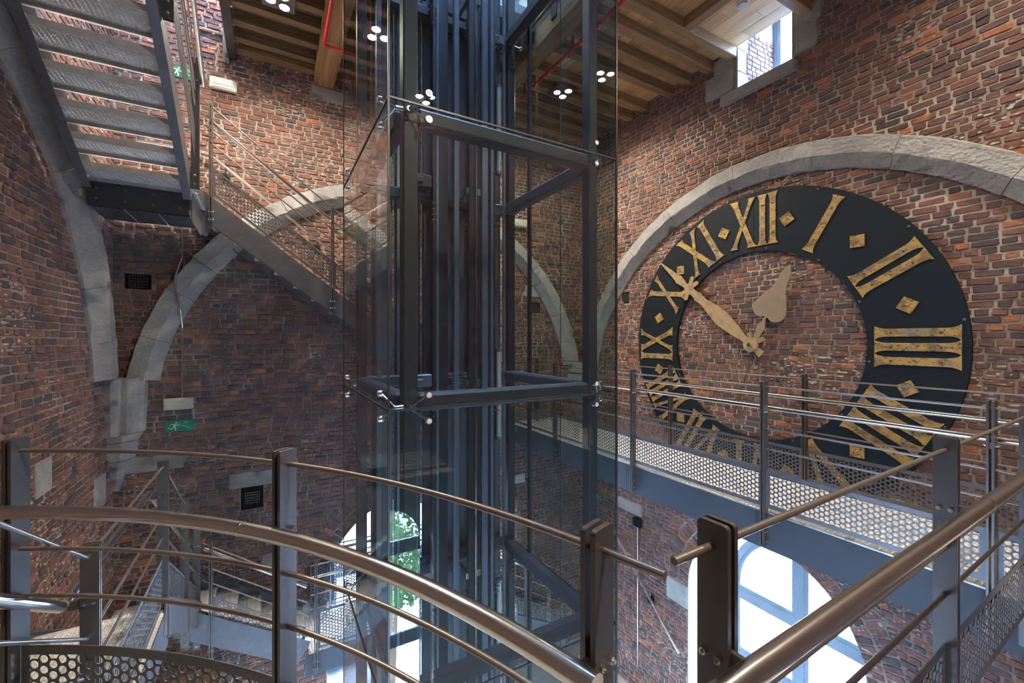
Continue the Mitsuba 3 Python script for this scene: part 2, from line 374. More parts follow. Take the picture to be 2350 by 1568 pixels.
# arch ribs of grey stone, voussoir by voussoir
def rib(wall, c, zc, R, a0, a1, n, proj, seed):
    fn = WALLS[wall][0]; r = np.random.default_rng(seed)
    cuts = np.linspace(a0, a1, n + 1); cuts[1:-1] += r.uniform(-0.3, 0.3, n - 1) * (a1 - a0) / n
    for k in range(n):
        steps = np.linspace(cuts[k] + 0.0006, cuts[k + 1] - 0.0006, 7)
        o = r.uniform(-0.006, 0.006)
        prof = np.array([(R - 0.31, -0.02), (R - 0.31, 0.035), (R - 0.295, 0.05), (R - 0.19, proj - 0.012), (R - 0.175, proj), (R - 0.01, proj), (R, proj - 0.01), (R, -0.02)])
        prof[:, 0] += o; prof[2:7, 1] += r.uniform(-0.006, 0.006)
        np_ = len(prof); V = []
        for t in steps:
            rr = prof[:, 0] + r.normal(0, 0.0035, np_); dd = prof[:, 1] + np.where(prof[:, 1] > 0, r.normal(0, 0.003, np_), 0)
            V.append(fn(c + rr * math.cos(t), zc + rr * math.sin(t), dd))
        V = np.array(V); F = []
        for q in range(len(steps) - 1):
            for e in range(np_):
                e2 = (e + 1) % np_; A, B, C, D = q * np_ + e, q * np_ + e2, (q + 1) * np_ + e2, (q + 1) * np_ + e
                F += [(A, B, C), (A, C, D)]
        for base, sg in ((0, 1), ((len(steps) - 1) * np_, -1)):
            for e in range(1, np_ - 1): F.append((base, base + e, base + e + 1)[::sg])
        m = TM(V.reshape(-1, 3), F)
        if vol(m) < 0: m = flipped(m)
        put('arch_stone', m, 'm_stone', wall, tone=(r.uniform(0.35, 1.0), 0), label='grey chamfered stone of the blind arch')
rib('wall_right', 3.263, 0.375, 3.586, math.radians(11.5), math.radians(168.5), 17, 0.15, 1)
rib('wall_back', 1.98, 0.506, 3.57, math.radians(9.5), math.radians(170.5), 17, 0.15, 2)
rib('wall_left', 3.263, 0.80, 3.31, math.radians(6.0), math.radians(174), 16, 0.17, 3)

# corner corbels that the ribs spring from
def corbel(wall, mirror):
    def mp(x, y, z):
        X = np.where(mirror, XR - (x - XL), x)
        return np.stack([X + 0 * y, y, z], -1)
    plan = [(-1.70, 7.05), (-1.70, 6.66), (-1.62, 6.64), (-1.555, 6.68), (-1.55, 6.735), (-1.585, 6.77), (-1.56, 6.80), (-1.50, 6.79), (-1.45, 6.82), (-1.44, 6.88), (-1.40, 6.895), (-1.36, 6.93), (-1.345, 7.05)]
    def prism(pl, z0, z1, sc0, sc1):
        base = np.array(pl[0]); e = extrude(Polygon(pl), 1.0); v = np.array(e.vertices)
        k = sc0 + (sc1 - sc0) * v[:, 2]
        x, y = base[0] + (v[:, 0] - base[0]) * k, base[1] + (v[:, 1] - base[1]) * k
        m = TM(mp(x, y, z0 + (z1 - z0) * v[:, 2]), e.faces)
        return flipped(m) if vol(m) < 0 else m
    cap = [(-1.70, 7.05), (-1.70, 6.70), (-1.52, 6.68), (-1.42, 6.80), (-1.38, 6.92), (-1.38, 7.05)]
    for m, t in ((prism(plan, 0.42, 1.10, 0.93, 1.0), 0.95), (prism(cap, 0.34, 0.415, 0.9, 0.98), 0.75), (prism(cap, 0.10, 0.335, 0.70, 0.88), 0.9), (prism(cap, 0.02, 0.095, 0.55, 0.72), 0.7), (prism(cap, -0.30, 0.015, 0.25, 0.5), 0.8)):
        put('corbel_stone', m, 'm_stone', wall, tone=(t, 0), label='fluted grey stone of the corner corbel')
corbel('wall_back', False)
corbel('wall_right', True)

# window sill of the high window and its brick reveal
put('window_sill', box(XR - 0.11, XR + 0.95, 2.81, 3.79, 4.895, 5.02, 0.01), 'm_stone', 'wall_right', tone=(0.8, 0), label='tooled grey stone sill below the high window')
def reveal_bricks(wall, y, x0, x1, z0, z1, face, seed):
    r = np.random.default_rng(seed); z = z0
    while z < z1:
        x = x0 - r.uniform(0, 0.1)
        while x < x1:
            L = r.choice([0.105, 0.2]); a, b = max(x, x0), min(x + L - 0.013, x1)
            if b - a > 0.03:
                put('brick', box(a, b, y, y + face * 0.007, z, z + 0.056, 0.004), 'm_brick', wall, tone=(r.uniform(0, 1), 0))
            x += L
        z += 0.07
reveal_bricks('wall_right', 3.622, XR + 0.26, XR + 0.92, 5.03, 6.0, -1, 5)
for k in range(3):
    put('stone', box(XR + 0.005, XR + 0.25 - 0.03 * (k % 2), 3.60, 3.63, 5.03 + k * 0.31, 5.33 + k * 0.31, 0.006), 'm_stone', 'wall_right', tone=(1.0, 0))

# ------------------------------------------------------------------ windows
def window_frame(wall, inner, outer, mull_s, trans_h, depth0, depth1, key, label, w=0.05):
    fn = WALLS[wall][0]
    labels[key] = {'label': label, 'kind': 'structure'}
    def solid(poly, a, b):
        m = remap(extrude(poly, b - a), lambda x, y, z: fn(x, y, -(b) + z))
        return flipped(m) if vol(m) < 0 else m
    ring = outer.difference(outer.buffer(-w))
    put('frame', solid(ring, depth0, depth1), 'm_frame', key)
    x0, y0, x1, y1 = outer.bounds
    bars = [SB(m - w / 2, m + w / 2, y0, y1) for m in mull_s]
    for b in bars: put('mullion', solid(b.intersection(outer.buffer(-w * 0.9)), depth0 + 0.005, depth1 - 0.005), 'm_frame', key)
    for hh in trans_h: put('transom', solid(SB(x0, x1, hh - w / 2, hh + w / 2).intersection(outer.buffer(-w * 0.9)), depth0 + 0.007, depth1 - 0.007), 'm_frame', key)
    lights = outer.buffer(-w * 0.95)
    for b in bars: lights = lights.difference(b)
    for hh in trans_h: lights = lights.difference(SB(x0, x1, hh - w / 2, hh + w / 2))
    for g in getattr(lights, 'geoms', [lights]):
        if g.area < 0.02: continue
        put('casement', solid(g.difference(g.buffer(-0.06)), depth0 + 0.012, depth1 - 0.03), 'm_frame', key)
        p = g.buffer(-0.03)
        vv, ff = trimesh.creation.triangulate_polygon(p, engine='earcut')
        put('pane', TM(fn(vv[:, 0], vv[:, 1], np.full(len(vv), -(depth0 + depth1) / 2)), ff), 'm_window', key, label='clear window pane')
window_frame('wall_right', None, SB(2.86, 3.64, 5.0, 6.71), [], [], 0.93, 1.03, 'window_1', 'small dark framed window high in the clock wall under the oak ceiling', 0.06)
window_frame('wall_right', None, arch_poly(3.26, 1.05, SPR - 0.1, -4.2), [3.26], [-2.5, -3.5], 0.94, 1.06, 'window_2', 'large arched window with slate blue frame low in the wall below the clock walkway', 0.10)
window_frame('wall_back', None, arch_poly(1.96, 1.10, SPR - 0.1, -4.2), [1.96], [-2.5, -3.3], 0.94, 1.06, 'window_3', 'arched window low in the back wall beside the lower stairs', 0.10)
window_frame('wall_left', None, arch_poly(3.26, 1.05, SPR - 0.1, -4.2), [3.26], [-2.5, -3.5], 0.94, 1.06, 'window_4', 'arched window low in the left wall', 0.10)
window_frame('wall_front', None, arch_poly(1.43, 0.62, -1.36, -4.2), [], [-1.42, -2.75], 0.22, 0.30, 'window_5', 'narrow arched window mirrored in the lift glass with trees outside', 0.07)
window_frame('wall_back', None, SB(3.44, 4.71, 7.19, 8.91), [3.85, 4.25], [8.2], 0.3, 0.4, 'window_6', 'pale upper window glimpsed through the top of the lift shaft', 0.07)
for wall, (c, rr, sp) in {'wall_right': (3.26, 1.14, SPR), 'wall_back': (1.96, 1.2, SPR), 'wall_left': (3.26, 1.14, SPR)}.items():
    fn = WALLS[wall][0]
    m = remap(box(c - rr - 0.06, c + rr + 0.06, -4.30, -4.2, -1.1, 0.06, 0.01), fn)
    put('window_sill', m if vol(m) > 0 else flipped(m), 'm_stone', wall, tone=(0.9, 0))

# ------------------------------------------------------------------ floor, upper roof, ceiling
scene['floor'] = mikit.ply(box(XL - 0.6, XR + 0.6, YN - 0.6, YB + 0.6, ZF - 0.2, ZF), 'm_floor'); labels['floor'] = {'label': 'unseen stone floor far below the stairs, made pale for bounce light', 'kind': 'structure'}  # floor lightened and raised to bounce window light onto the lower walls
roof = sbox(XL - 0.6, YN - 0.6, XR + 0.6, YB + 0.6).difference(sbox(0.3, 1.8, 3.6, 5.6))  # hole added above the shaft so blue sky light falls in
scene['ceiling_001'] = mikit.ply(remap(extrude(roof, 0.2), lambda x, y, z: np.stack([x, y, z + ZT - 0.02], -1)), 'm_darkplank'); labels['ceiling_001'] = {'label': 'dark timber roof deck above the upper storey with an opening added over the lift to let in blue sky light', 'kind': 'structure'}
OPEN_LIFT = (0.86, 3.06, 2.45, 4.75)
# ceiling planks and joists
deck = sbox(-0.4, YN, XR, YB).difference(sbox(OPEN_LIFT[0], OPEN_LIFT[2], OPEN_LIFT[1], OPEN_LIFT[3]))
scene['ceiling'] = mikit.ply(remap(extrude(deck, 0.12), lambda x, y, z: np.stack([x, y, z + ZC + 0.026], -1)), 'm_darkplank'); labels['ceiling'] = {'label': 'oak plank ceiling carried on square joists', 'kind': 'structure'}
r = np.random.default_rng(7)
def planks(x0, x1, y0, y1, mat, w=0.2):
    x = x0
    while x < x1 - 0.02:
        ww = min(w * r.uniform(0.92, 1.08), x1 - x); y = y0 - r.uniform(0, 1.5)
        while y < y1:
            L = r.uniform(1.8, 2.6); a, b = max(y, y0), min(y + L, y1)
            if b - a > 0.05:
                put('plank', box(x + 0.0015, x + ww - 0.0015, a + 0.001, b - 0.001, ZC - r.uniform(0, 0.002), ZC + 0.028, 0.002), mat, 'ceiling', tone=(r.uniform(0, 1), r.uniform(0, 1)))
            y += L
        x += ww
planks(3.3, XR, YN, YB, 'm_oak')
planks(-0.4, 0.58, YN, YB, 'm_darkplank')
planks(0.86, 3.06, 4.75, YB, 'm_darkplank')
JY = [6.66, 6.31, 5.96, 5.61, 5.26, 4.91, 4.73, 4.38, 4.02, 3.67, 2.72, 2.36, 2.0, 1.65, 1.3, 0.95, 0.6, 0.25, -0.1]
for y in JY:
    if y != 4.91:
        put('joist', box(3.28, XR + 0.02, y - 0.062, y + 0.062, 5.52, ZC + 0.005, 0.006), 'm_joist', 'ceiling', tone=(r.uniform(0, 1), 0), label='square oak joist')
    if y > 0.5 and y not in (4.73,):
        put('joist', box(-0.42, 0.58, y - 0.055, y + 0.055, 5.52, ZC + 0.005, 0.006), 'm_darkjoist', 'ceiling', tone=(r.uniform(0, 0.7), 0))
    if y > 4.8:
        put('joist', box(0.84, 3.08, y - 0.055, y + 0.055, 5.52, ZC + 0.005, 0.006), 'm_darkjoist', 'ceiling', tone=(r.uniform(0, 0.7), 0))
put('trimmer', box(4.56, 4.68, 2.77, 3.62, 5.525, ZC + 0.005, 0.006), 'm_beam', 'ceiling', tone=(0.5, 0))
put('wall_plate', box(-0.42, 0.58, YB - 0.16, YB - 0.01, 5.53, ZC + 0.005, 0.006), 'm_joist', 'ceiling', tone=(0.0, 0))
# old main beams
def rough_beam(x0, x1, y0, y1, z0, z1, seed, notches=()):
    q = np.random.default_rng(seed); n = 40
    ys = np.linspace(y0, y1, n); pr = np.array([(x0, z0 + 0.02), (x0 + 0.025, z0), (x1 - 0.025, z0), (x1, z0 + 0.02), (x1, z1), (x0, z1)])
    V = []
    w1 = np.cumsum(q.normal(0, 0.004, (n, 6, 2)), 0); w1 -= np.linspace(0, 1, n)[:, None, None] * w1[-1]
    w1[:, 4:, 1] = 0
    for k in range(n): V.append([(pr[e, 0] + w1[k, e, 0], ys[k], pr[e, 1] + w1[k, e, 1]) for e in range(6)])
    F = []
    for k in range(n - 1):
        for e in range(6):
            e2 = (e + 1) % 6; A, B, C, D = k * 6 + e, k * 6 + e2, (k + 1) * 6 + e2, (k + 1) * 6 + e
            F += [(A, C, B), (A, D, C)]
    for e in range(1, 5): F += [(0, e, e + 1), ((n - 1) * 6, (n - 1) * 6 + e + 1, (n - 1) * 6 + e)]
    m = TM(np.array(V).reshape(-1, 3), F)
    return flipped(m) if vol(m) < 0 else m
bl = thing('timber_beam', 'old oak beam with a red pipe below it, resting on a stone pad in the back wall left of the lift', 'beam')
put('beam_body', rough_beam(0.58, 0.85, YN, YB + 0.02, 5.42, 5.80, 3), 'm_beam', bl, tone=(0.75, 0))
br = thing('timber_beam', 'old oak beam with dark blocks for mortise pockets seen through the lift glass at its right', 'beam')
put('beam_body', rough_beam(3.06, 3.30, YN, YB + 0.02, 5.42, 5.80, 4), 'm_beam', br, tone=(0.6, 0))
for y in np.arange(2.7, 6.8, 0.52):  # solid dark blocks; the shade inside each pocket is in their colour
    put('mortise', box(3.045, 3.075, y, y + 0.12, 5.56, 5.74, 0.004), 'm_dark', br, label='dark block painted as the shade of a mortise pocket')
sb = thing('steel_beam', 'dark steel beam along the edge of the stairwell opening at the upper left', 'beam')
put('web', box(-0.50, -0.40, YN, YB - 0.005, 5.44, 5.46), 'm_dark', sb)
put('flange', box(-0.47, -0.43, YN, YB - 0.005, 5.46, 5.80), 'm_dark', sb)
put('end_plate', box(-0.56, -0.48, YB - 0.05, YB - 0.012, 5.36, 5.80, 0.003), 'm_paint', sb)
for z in (5.40, 5.47):
    put('bolt', disc_bolt((-0.52, YB - 0.05, z), (0, -1, 0), 0.014, 0.012), 'm_chrome', sb)
sc = thing('steel_channel', 'blue lit steel channel lying on the mortised beam beside the lift opening', 'beam')
put('web', box(3.03, 3.06, 2.4, YB - 0.02, 5.82, 6.08, 0.003), 'm_paint', sc)
put('flange', box(3.03, 3.14, 2.4, YB - 0.02, 6.08, 6.095), 'm_paint', sc)

# ------------------------------------------------------------------ sheet metal helpers
def perforated(path, h0, h1, thick=0.003, pitch=0.042, dia=0.033, border=0.018, normal=None):
    """perforated plate standing on the polyline 'path' (its base line), from h0 to h1 above it"""
    P = np.asarray(path, float)
    seg = np.linalg.norm(np.diff(P[:, :2], axis=0), axis=1); cum = np.r_[0, np.cumsum(seg)]; L = cum[-1]
    tx, ty = np.gradient(P[:, 0], cum), np.gradient(P[:, 1], cum)
    ln = np.hypot(tx, ty); nx, ny = -ty / ln, tx / ln
    def mp(s, h, t):
        return np.stack([np.interp(s, cum, P[:, 0]) + t * np.interp(s, cum, nx), np.interp(s, cum, P[:, 1]) + t * np.interp(s, cum, ny), np.interp(s, cum, P[:, 2]) + h], -1)
    dx = pitch * math.sqrt(3) / 2
    nc = max(1, int((L - 2 * border - dia) / dx) + 1); nr = max(1, int((h1 - h0 - 2 * border - dia) / pitch - 0.5) + 1)
    sx = (L - (nc - 1) * dx) / 2; sh = h0 + (h1 - h0 - (nr - 0.5) * pitch) / 2 + pitch * 0.0
    cs, ch = [], []
    for c in range(nc):
        for q in range(nr):
            cs.append(sx + c * dx); ch.append(sh + (q + (0.5 if c % 2 else 0.0)) * pitch)
    cs, ch = np.array(cs), np.array(ch)
    a = np.arange(12) * PI / 6
    hexr = pitch / math.sqrt(3)
    hx = np.where(np.arange(12) % 2 == 0, hexr, hexr * math.cos(PI / 6))
    outer = np.stack([hx * np.cos(a), hx * np.sin(a)], -1); inner = np.stack([dia / 2 * np.cos(a), dia / 2 * np.sin(a)], -1)
    cell = np.concatenate([outer, inner, outer, inner]); tt = np.r_[np.full(24, thick / 2), np.full(24, -thick / 2)]
    i = np.arange(12); j = (i + 1) % 12
    F = np.concatenate([np.stack([i, j, 12 + j], 1), np.stack([i, 12 + j, 12 + i], 1), np.stack([24 + i, 36 + j, 24 + j], 1), np.stack([24 + i, 36 + i, 36 + j], 1),
                        np.stack([12 + i, 12 + j, 36 + j], 1), np.stack([12 + i, 36 + j, 36 + i], 1)])
    S = (cs[:, None] + cell[None, :, 0]).ravel(); H = (ch[:, None] + cell[None, :, 1]).ravel(); Tt = np.tile(tt, len(cs))
    V = mp(np.clip(S, 0, L), H, Tt)
    FF = (F[None] + (np.arange(len(cs)) * 48)[:, None, None]).reshape(-1, 3)
    parts = [TM(V, FF)]
    # solid borders
    def strip(s0, s1, b0, b1):
        n = max(2, int((s1 - s0) / 0.08) + 1); ss = np.linspace(s0, s1, n); t2 = thick / 2 + 0.0003
        rows = [(b0, t2), (b1, t2), (b1, -t2), (b0, -t2)]
        V = np.concatenate([mp(ss, np.full(n, b), np.full(n, t)) for b, t in rows]); F = []
        for k in range(4):
            o, o2 = k * n, ((k + 1) % 4) * n
            for q in range(n - 1): F += [(o + q, o2 + q + 1, o + q + 1), (o + q, o2 + q, o2 + q + 1)]
        F += [(0, n, 2 * n), (0, 2 * n, 3 * n), (n - 1, 3 * n - 1, 2 * n - 1), (n - 1, 4 * n - 1, 3 * n - 1)]
        return TM(V, F)
    lowc, highc = ch.min() - dia / 2, ch.max() + dia / 2
    parts += [strip(0, L, h0, lowc - 0.002), strip(0, L, highc + 0.002, h1), strip(0, cs.min() - dia / 2 - 0.001, h0, h1), strip(cs.max() + dia / 2 + 0.001, L, h0, h1)]
    # corner gaps of the staggered columns at top and bottom
    return cat(parts)
def dimpled(o, ux, uy, Lx, Ly, pitch=0.036, h=0.006, up=(0, 0, 1), hole=False):
    """plate with raised dimples: origin o, unit directions ux, uy"""
    o, ux, uy, up = (np.asarray(q, float) for q in (o, ux, uy, up))
    nx, ny = max(1, int(round(Lx / pitch))), max(1, int(round(Ly / pitch)))
    px_, py_ = Lx / nx, Ly / ny
    a = np.arange(8) * PI / 4
    sq = np.array([(1, 0), (1, 1), (0, 1), (-1, 1), (-1, 0), (-1, -1), (0, -1), (1, -1)]) * 0.5
    top = np.stack([np.cos(a), np.sin(a)], -1) * 0.27
    cell = np.concatenate([sq, top, top * 0.55 if hole else [[0, 0]]]); hh = np.r_[np.zeros(8), np.full(8, h), np.full(8, h * 0.4) if hole else [0.0]]
    i = np.arange(8); j = (i + 1) % 8
    F = np.concatenate([np.stack([i, j, 8 + j], 1), np.stack([i, 8 + j, 8 + i], 1)] + ([np.stack([8 + i, 8 + j, 16 + j], 1), np.stack([8 + i, 16 + j, 16 + i], 1)] if hole else [np.stack([8 + i, 8 + j, i * 0 + 16], 1)]))
    nv = len(cell)
    gx, gy = np.meshgrid((np.arange(nx) + 0.5), (np.arange(ny) + 0.5), indexing='ij'); gx, gy = gx.ravel(), gy.ravel()
    X = (gx[:, None] + cell[None, :, 0]) * px_; Y = (gy[:, None] + cell[None, :, 1]) * py_; Z = np.broadcast_to(hh, X.shape)
    V = o + X[..., None] * ux + Y[..., None] * uy + Z[..., None] * up
    FF = (F[None] + (np.arange(len(gx)) * nv)[:, None, None]).reshape(-1, 3)
    return TM(V.reshape(-1, 3), FF)

# ------------------------------------------------------------------ railings
def plate(c, t, n, w, th, z0, z1, rad=0.01):
    """flat upright: thickness th along t, width w along n, rounded top corners"""
    pol = sbox(-w / 2, z0, w / 2, z1).buffer(-rad).buffer(rad, quad_segs=3)
    pol = unary_union([pol, sbox(-w / 2, z0, w / 2, (z0 + z1) / 2)])
    e = extrude(pol, th); v = np.array(e.vertices)
    c, t, n = np.asarray(c, float), np.asarray(t, float), np.asarray(n, float)
    V = c[None] + v[:, :1] * n + (v[:, 2:3] - th / 2) * t + v[:, 1:2] * np.array([0, 0, 1.0])
    m = TM(V, e.faces)
    return flipped(m) if vol(m) < 0 else m
def rail_post(parent, p, t, n, top=1.2, foot=-0.17, side=1, w=0.07, th=0.012, gap=0.012, hand=0.945, off=0.09, bolts=True):
    """twin flat post at base point p; t along the rail, n towards the people's side"""
    p, t, n = (np.asarray(q, float) for q in (p, t, n))
    z = p[2]
    pl = [plate(p * [1, 1, 0] + s * t * (gap + th) / 2, t, n, w, th, z + foot, z + top) for s in (-1, 1)]
    pk = put('post', cat(pl), 'm_post', parent)
    c = p + np.array([0, 0, hand - 0.025])
    spacer = cbox(c + n * (off * 0.5 - 0.02), [n, t, [0, 0, 1]], [off * 0.5 + 0.01, gap / 2, 0.022], 0.001)
    put('bracket', spacer, 'm_post', pk)
    if bolts:
        e = gap / 2 + th
        for q, k in ((c - n * 0.017, 0.0085), (c + n * 0.017, 0.0085), (p + [0, 0, foot + 0.04], 0.011), (p + [0, 0, foot + 0.13], 0.011)):
            put('bolt', tube([q - t * (e + 0.012), q - t * (e + 0.0119), q - t * (e + 0.009), q - t * (e + 0.0089), q - t * e, q + t * e, q + t * (e + 0.0089), q + t * (e + 0.009), q + t * (e + 0.0119), q + t * (e + 0.012)], k, 6) if False else
                cat([tube([q - t * (e + 0.009), q + t * (e + 0.009)], k, 6), tube([q - t * (e + 0.015), q + t * (e + 0.015)], k * 0.55, 8)]), 'm_chrome', pk)
    return pk
def railing(label, path, post_at, side, rods=(1.15, 0.767, 0.583), hand=0.945, off=0.09, panel=(0.05, 0.39), ext=(0.0, 0.0), hand_ext=(0.0, 0.0), top=1.2, foot=-0.17, thick_panel=0.003,
            collars=(), group=None, hr=0.024, rodr=0.0085, panel_gap=0.0, hand_path=None, nroot=12, gate=None):
    key = thing('railing', label, 'railing', group)
    P = np.asarray(path, float)
    seg = np.linalg.norm(np.diff(P[:, :2], axis=0), axis=1); cum = np.r_[0, np.cumsum(seg)]
    at = lambda s: np.array([np.interp(s, cum, P[:, k]) for k in range(3)])
    def tang(s):
        d = at(min(s + 0.02, cum[-1])) - at(max(s - 0.02, 0)); d[2] = 0
        return unit(d)
    nrm = lambda t: side * np.array([-t[1], t[0], 0])
    d0, d1 = unit(P[1] - P[0]), unit(P[-1] - P[-2])
    for zr in rods:
        q = np.vstack([P[:1] - d0 * ext[0], P, P[-1:] + d1 * ext[1]]) if max(ext) > 0 else P
        put('rod', tube(q + [0, 0, zr], rodr, nroot), 'm_rod', key, smooth=50)
    H = np.array([at(s) + nrm(tang(s)) * off for s in cum]) if hand_path is None else np.asarray(hand_path)
    if max(hand_ext) > 0:
        H = np.vstack([H[:1] - d0 * hand_ext[0], H, H[-1:] + d1 * hand_ext[1]])
    put('handrail', tube(H + [0, 0, hand], hr, 20), 'm_inox', key, smooth=50, label='brushed stainless steel handrail')
    for s in collars:
        c = at(s) + nrm(tang(s)) * off + [0, 0, hand]; t = at(s + 0.02) - at(s - 0.02); t = unit(t)
        put('collar', tube([c - t * 0.004, c + t * 0.004], hr + 0.0018, 20), 'm_inox', key, smooth=40)
    for s in post_at:
        t = tang(s); rail_post(key, at(s), t, nrm(t), top=top, foot=foot, hand=hand, off=off)
    if panel:
        edges = [0] + [s for s in post_at if 0.05 < s < cum[-1] - 0.05] + [cum[-1]]
        for a, b in zip(edges[:-1], edges[1:]):
            if b - a < 0.15: continue
            k = max(2, int((b - a) / 0.06))
            pts = np.array([at(s) for s in np.linspace(a + 0.022, b - 0.022, k)])
            nn = np.array([nrm(tang(s)) for s in np.linspace(a + 0.022, b - 0.022, k)]) * 0.0
            put('perforated_panel', perforated(pts + nn, panel[0], panel[1], thick_panel), 'm_paint', key, label='perforated steel sheet')
    return key
# 1 curved railing of the landing where the photograph was taken
RC, RR = np.array([-2.117, -0.139]), 2.832
ang = lambda x, y: math.atan2(y - RC[1], x - RC[0])
a_end = ang(0.648, 0.70); a_p2 = ang(0.075, 1.715); a_p1 = ang(-0.86, 2.40)
a0 = a_p1 + 0.36
arc = np.array([[RC[0] + RR * math.cos(t), RC[1] + RR * math.sin(t), 0.0] for t in np.linspace(a0, a_end - 0.02, 60)])
s_of = lambda t: (a0 - t) * RR
ring_key = railing('curved railing of the near landing ending at the gap left of centre', arc, [s_of(a_p1), s_of(a_p2), s_of(a_end)], -1, collars=[s_of(a_p2) - 0.09], ext=(0.0, 0.09), nroot=14)
# 2 straight railing on the right
right_path = np.array([[x, 0.572 + 0.026 * (x - 0.8), 0.0] for x in np.linspace(0.80, 3.86, 40)])
railing('straight railing on the right foreground from the gap to the clock walkway', right_path, [0.03, 1.52, 2.95], -1, ext=(0.11, 0.0), hand_ext=(0.22, 0.0), collars=[1.62], nroot=14)
# 3 walkway along the clock wall: inner and outer railing
XN, XF = 3.93, 5.04
posts_n = [(lambda px: None)]
near_path = np.array([[XN, y, 0.0] for y in np.linspace(0.66, 6.9, 60)])
railing('inner railing of the clock walkway, posts bolted to the girder', near_path, [0.17, 2.245 - 0.66, 3.86 - 0.66, 5.52 - 0.66], -1, foot=-0.30, collars=[2.6], hr=0.021)
far_path = np.array([[XF, y, 0.0] for y in np.linspace(-0.3, 6.85, 60)])
railing('outer railing of the clock walkway, directly in front of the dial', far_path, [0.95, 2.62 + 0.3 - 0.18, 4.27 + 0.3 - 0.05, 5.92 + 0.3], 1, foot=-0.1, collars=[2.55], hr=0.021)
railing('short end railing of the clock walkway against the back wall', np.array([[x, 6.85, 0.0] for x in np.linspace(4.42, XF - 0.03, 8)]), [0.03], -1, foot=-0.1, panel=(0.05, 0.39), hr=0.021)
# the walkway itself
wk = thing('walkway', 'steel walkway with pale dimpled floor plates passing in front of the clock', 'walkway')
gx = XN + 0.03
put('girder', cat([box(gx, gx + 0.012, 0.62, YB - 0.02, -0.34, -0.012), box(gx, gx + 0.085, 0.62, YB - 0.02, -0.345, -0.333), box(gx, gx + 0.085, 0.62, YB - 0.02, -0.025, -0.012)]), 'm_paint_shade', wk, label='steel girder with shade and bluish daylight put into its paint colour')
put('girder', cat([box(XF - 0.042, XF - 0.03, YN + 0.03, YB - 0.02, -0.34, -0.012), box(XF - 0.12, XF - 0.03, YN + 0.03, YB - 0.02, -0.345, -0.333)]), 'm_paint', wk)
y = YN + 0.02
while y < YB - 0.05:
    y2 = min(y + 0.3, YB - 0.02)
    put('floor_plate', cat([dimpled((gx - 0.005, y + 0.002, 0.004), (1, 0, 0), (0, 1, 0), XF - 0.03 - gx, y2 - y - 0.004, 0.036), box(gx - 0.005, XF - 0.035, y + 0.002, y2 - 0.002, -0.010, 0.003)]), 'm_galv', wk, label='dimpled galvanised plate')
    y = y2
for yy in np.arange(0.4, 6.9, 1.3): put('cross_beam', box(gx + 0.012, XF - 0.042, yy, yy + 0.06, -0.2, -0.03), 'm_paint', wk)
# near landing that carries the camera side
nl = thing('near_landing', 'steel landing in the near corner that carries the curved railing', 'landing')
fan = [(XL + 0.03, YN + 0.03)] + [(RC[0] + (RR + 0.04) * math.cos(t), RC[1] + (RR + 0.04) * math.sin(t)) for t in np.linspace(a0, a_end, 40)] + [(0.80, 0.59), (1.95, 0.60), (1.95, YN + 0.03)]
fan = Polygon([(x, yv) for x, yv in fan if x >= XL + 0.02])
put('deck', remap(extrude(fan, 0.03), lambda x, yv, z: np.stack([x, yv, z - 0.03], -1)), 'm_galv', nl)
edge = fan.exterior.buffer(0.012).intersection(fan.buffer(0.02)).difference(sbox(-3, -2, 5, YN + 0.1)).difference(sbox(-3, -2, XL + 0.1, 5))
put('fascia', remap(extrude(edge, 0.27), lambda x, yv, z: np.stack([x, yv, z - 0.30], -1)), 'm_paint', nl)

# ------------------------------------------------------------------ stairs
def stringer(a, b, n, depth=0.26, th=0.012, fl=0.06):
    """sloping channel from a to b (top edge points, plan direction), flange towards n"""
    a, b, n = (np.asarray(q, float) for q in (a, b, n))
    d = unit(b - a); u = unit(np.cross(np.cross(d, [0, 0, 1]), d))
    if u[2] < 0: u = -u
    L = np.linalg.norm(b - a); mid = (a + b) / 2
    web = cbox(mid - u * depth / 2, [d, n, u], [L / 2, th / 2, depth / 2], 0.001)
    f1 = cbox(mid - u * th / 2 + n * fl / 2, [d, n, u], [L / 2, fl / 2, th / 2], 0.001)
    f2 = cbox(mid - u * (depth - th / 2) + n * fl / 2, [d, n, u], [L / 2, fl / 2, th / 2], 0.001)
    return cat([web, f1, f2])
def tread(c, d, n, run, width, mat='m_galv'):
    """c: top middle of the front edge; d: plan direction of walking up; n: sideways"""
    c, d, n = (np.asarray(q, float) for q in (c, d, n))
    o = c - n * width / 2
    top = dimpled(o + [0, 0, 0.0], d, n, run, width, 0.031, 0.004, hole=True)
    under = dimpled(o + [0, 0, -0.003], d, n, run, width, 0.031, 0.006, up=(0, 0, -1), hole=True)
    under = flipped(under)
    lips = [cbox(c - [0, 0, 0.02] + d * 0.0015, [d, n, [0, 0, 1]], [0.0015, width / 2, 0.022], 0.0004), cbox(c + d * (run - 0.0015) + [0, 0, 0.022], [d, n, [0, 0, 1]], [0.0015, width / 2, 0.03], 0.0004),
            cbox(c + d * 0.012 - [0, 0, 0.041], [d, n, [0, 0, 1]], [0.012, width / 2, 0.0015], 0.0004)]
    return cat([top, under] + lips)
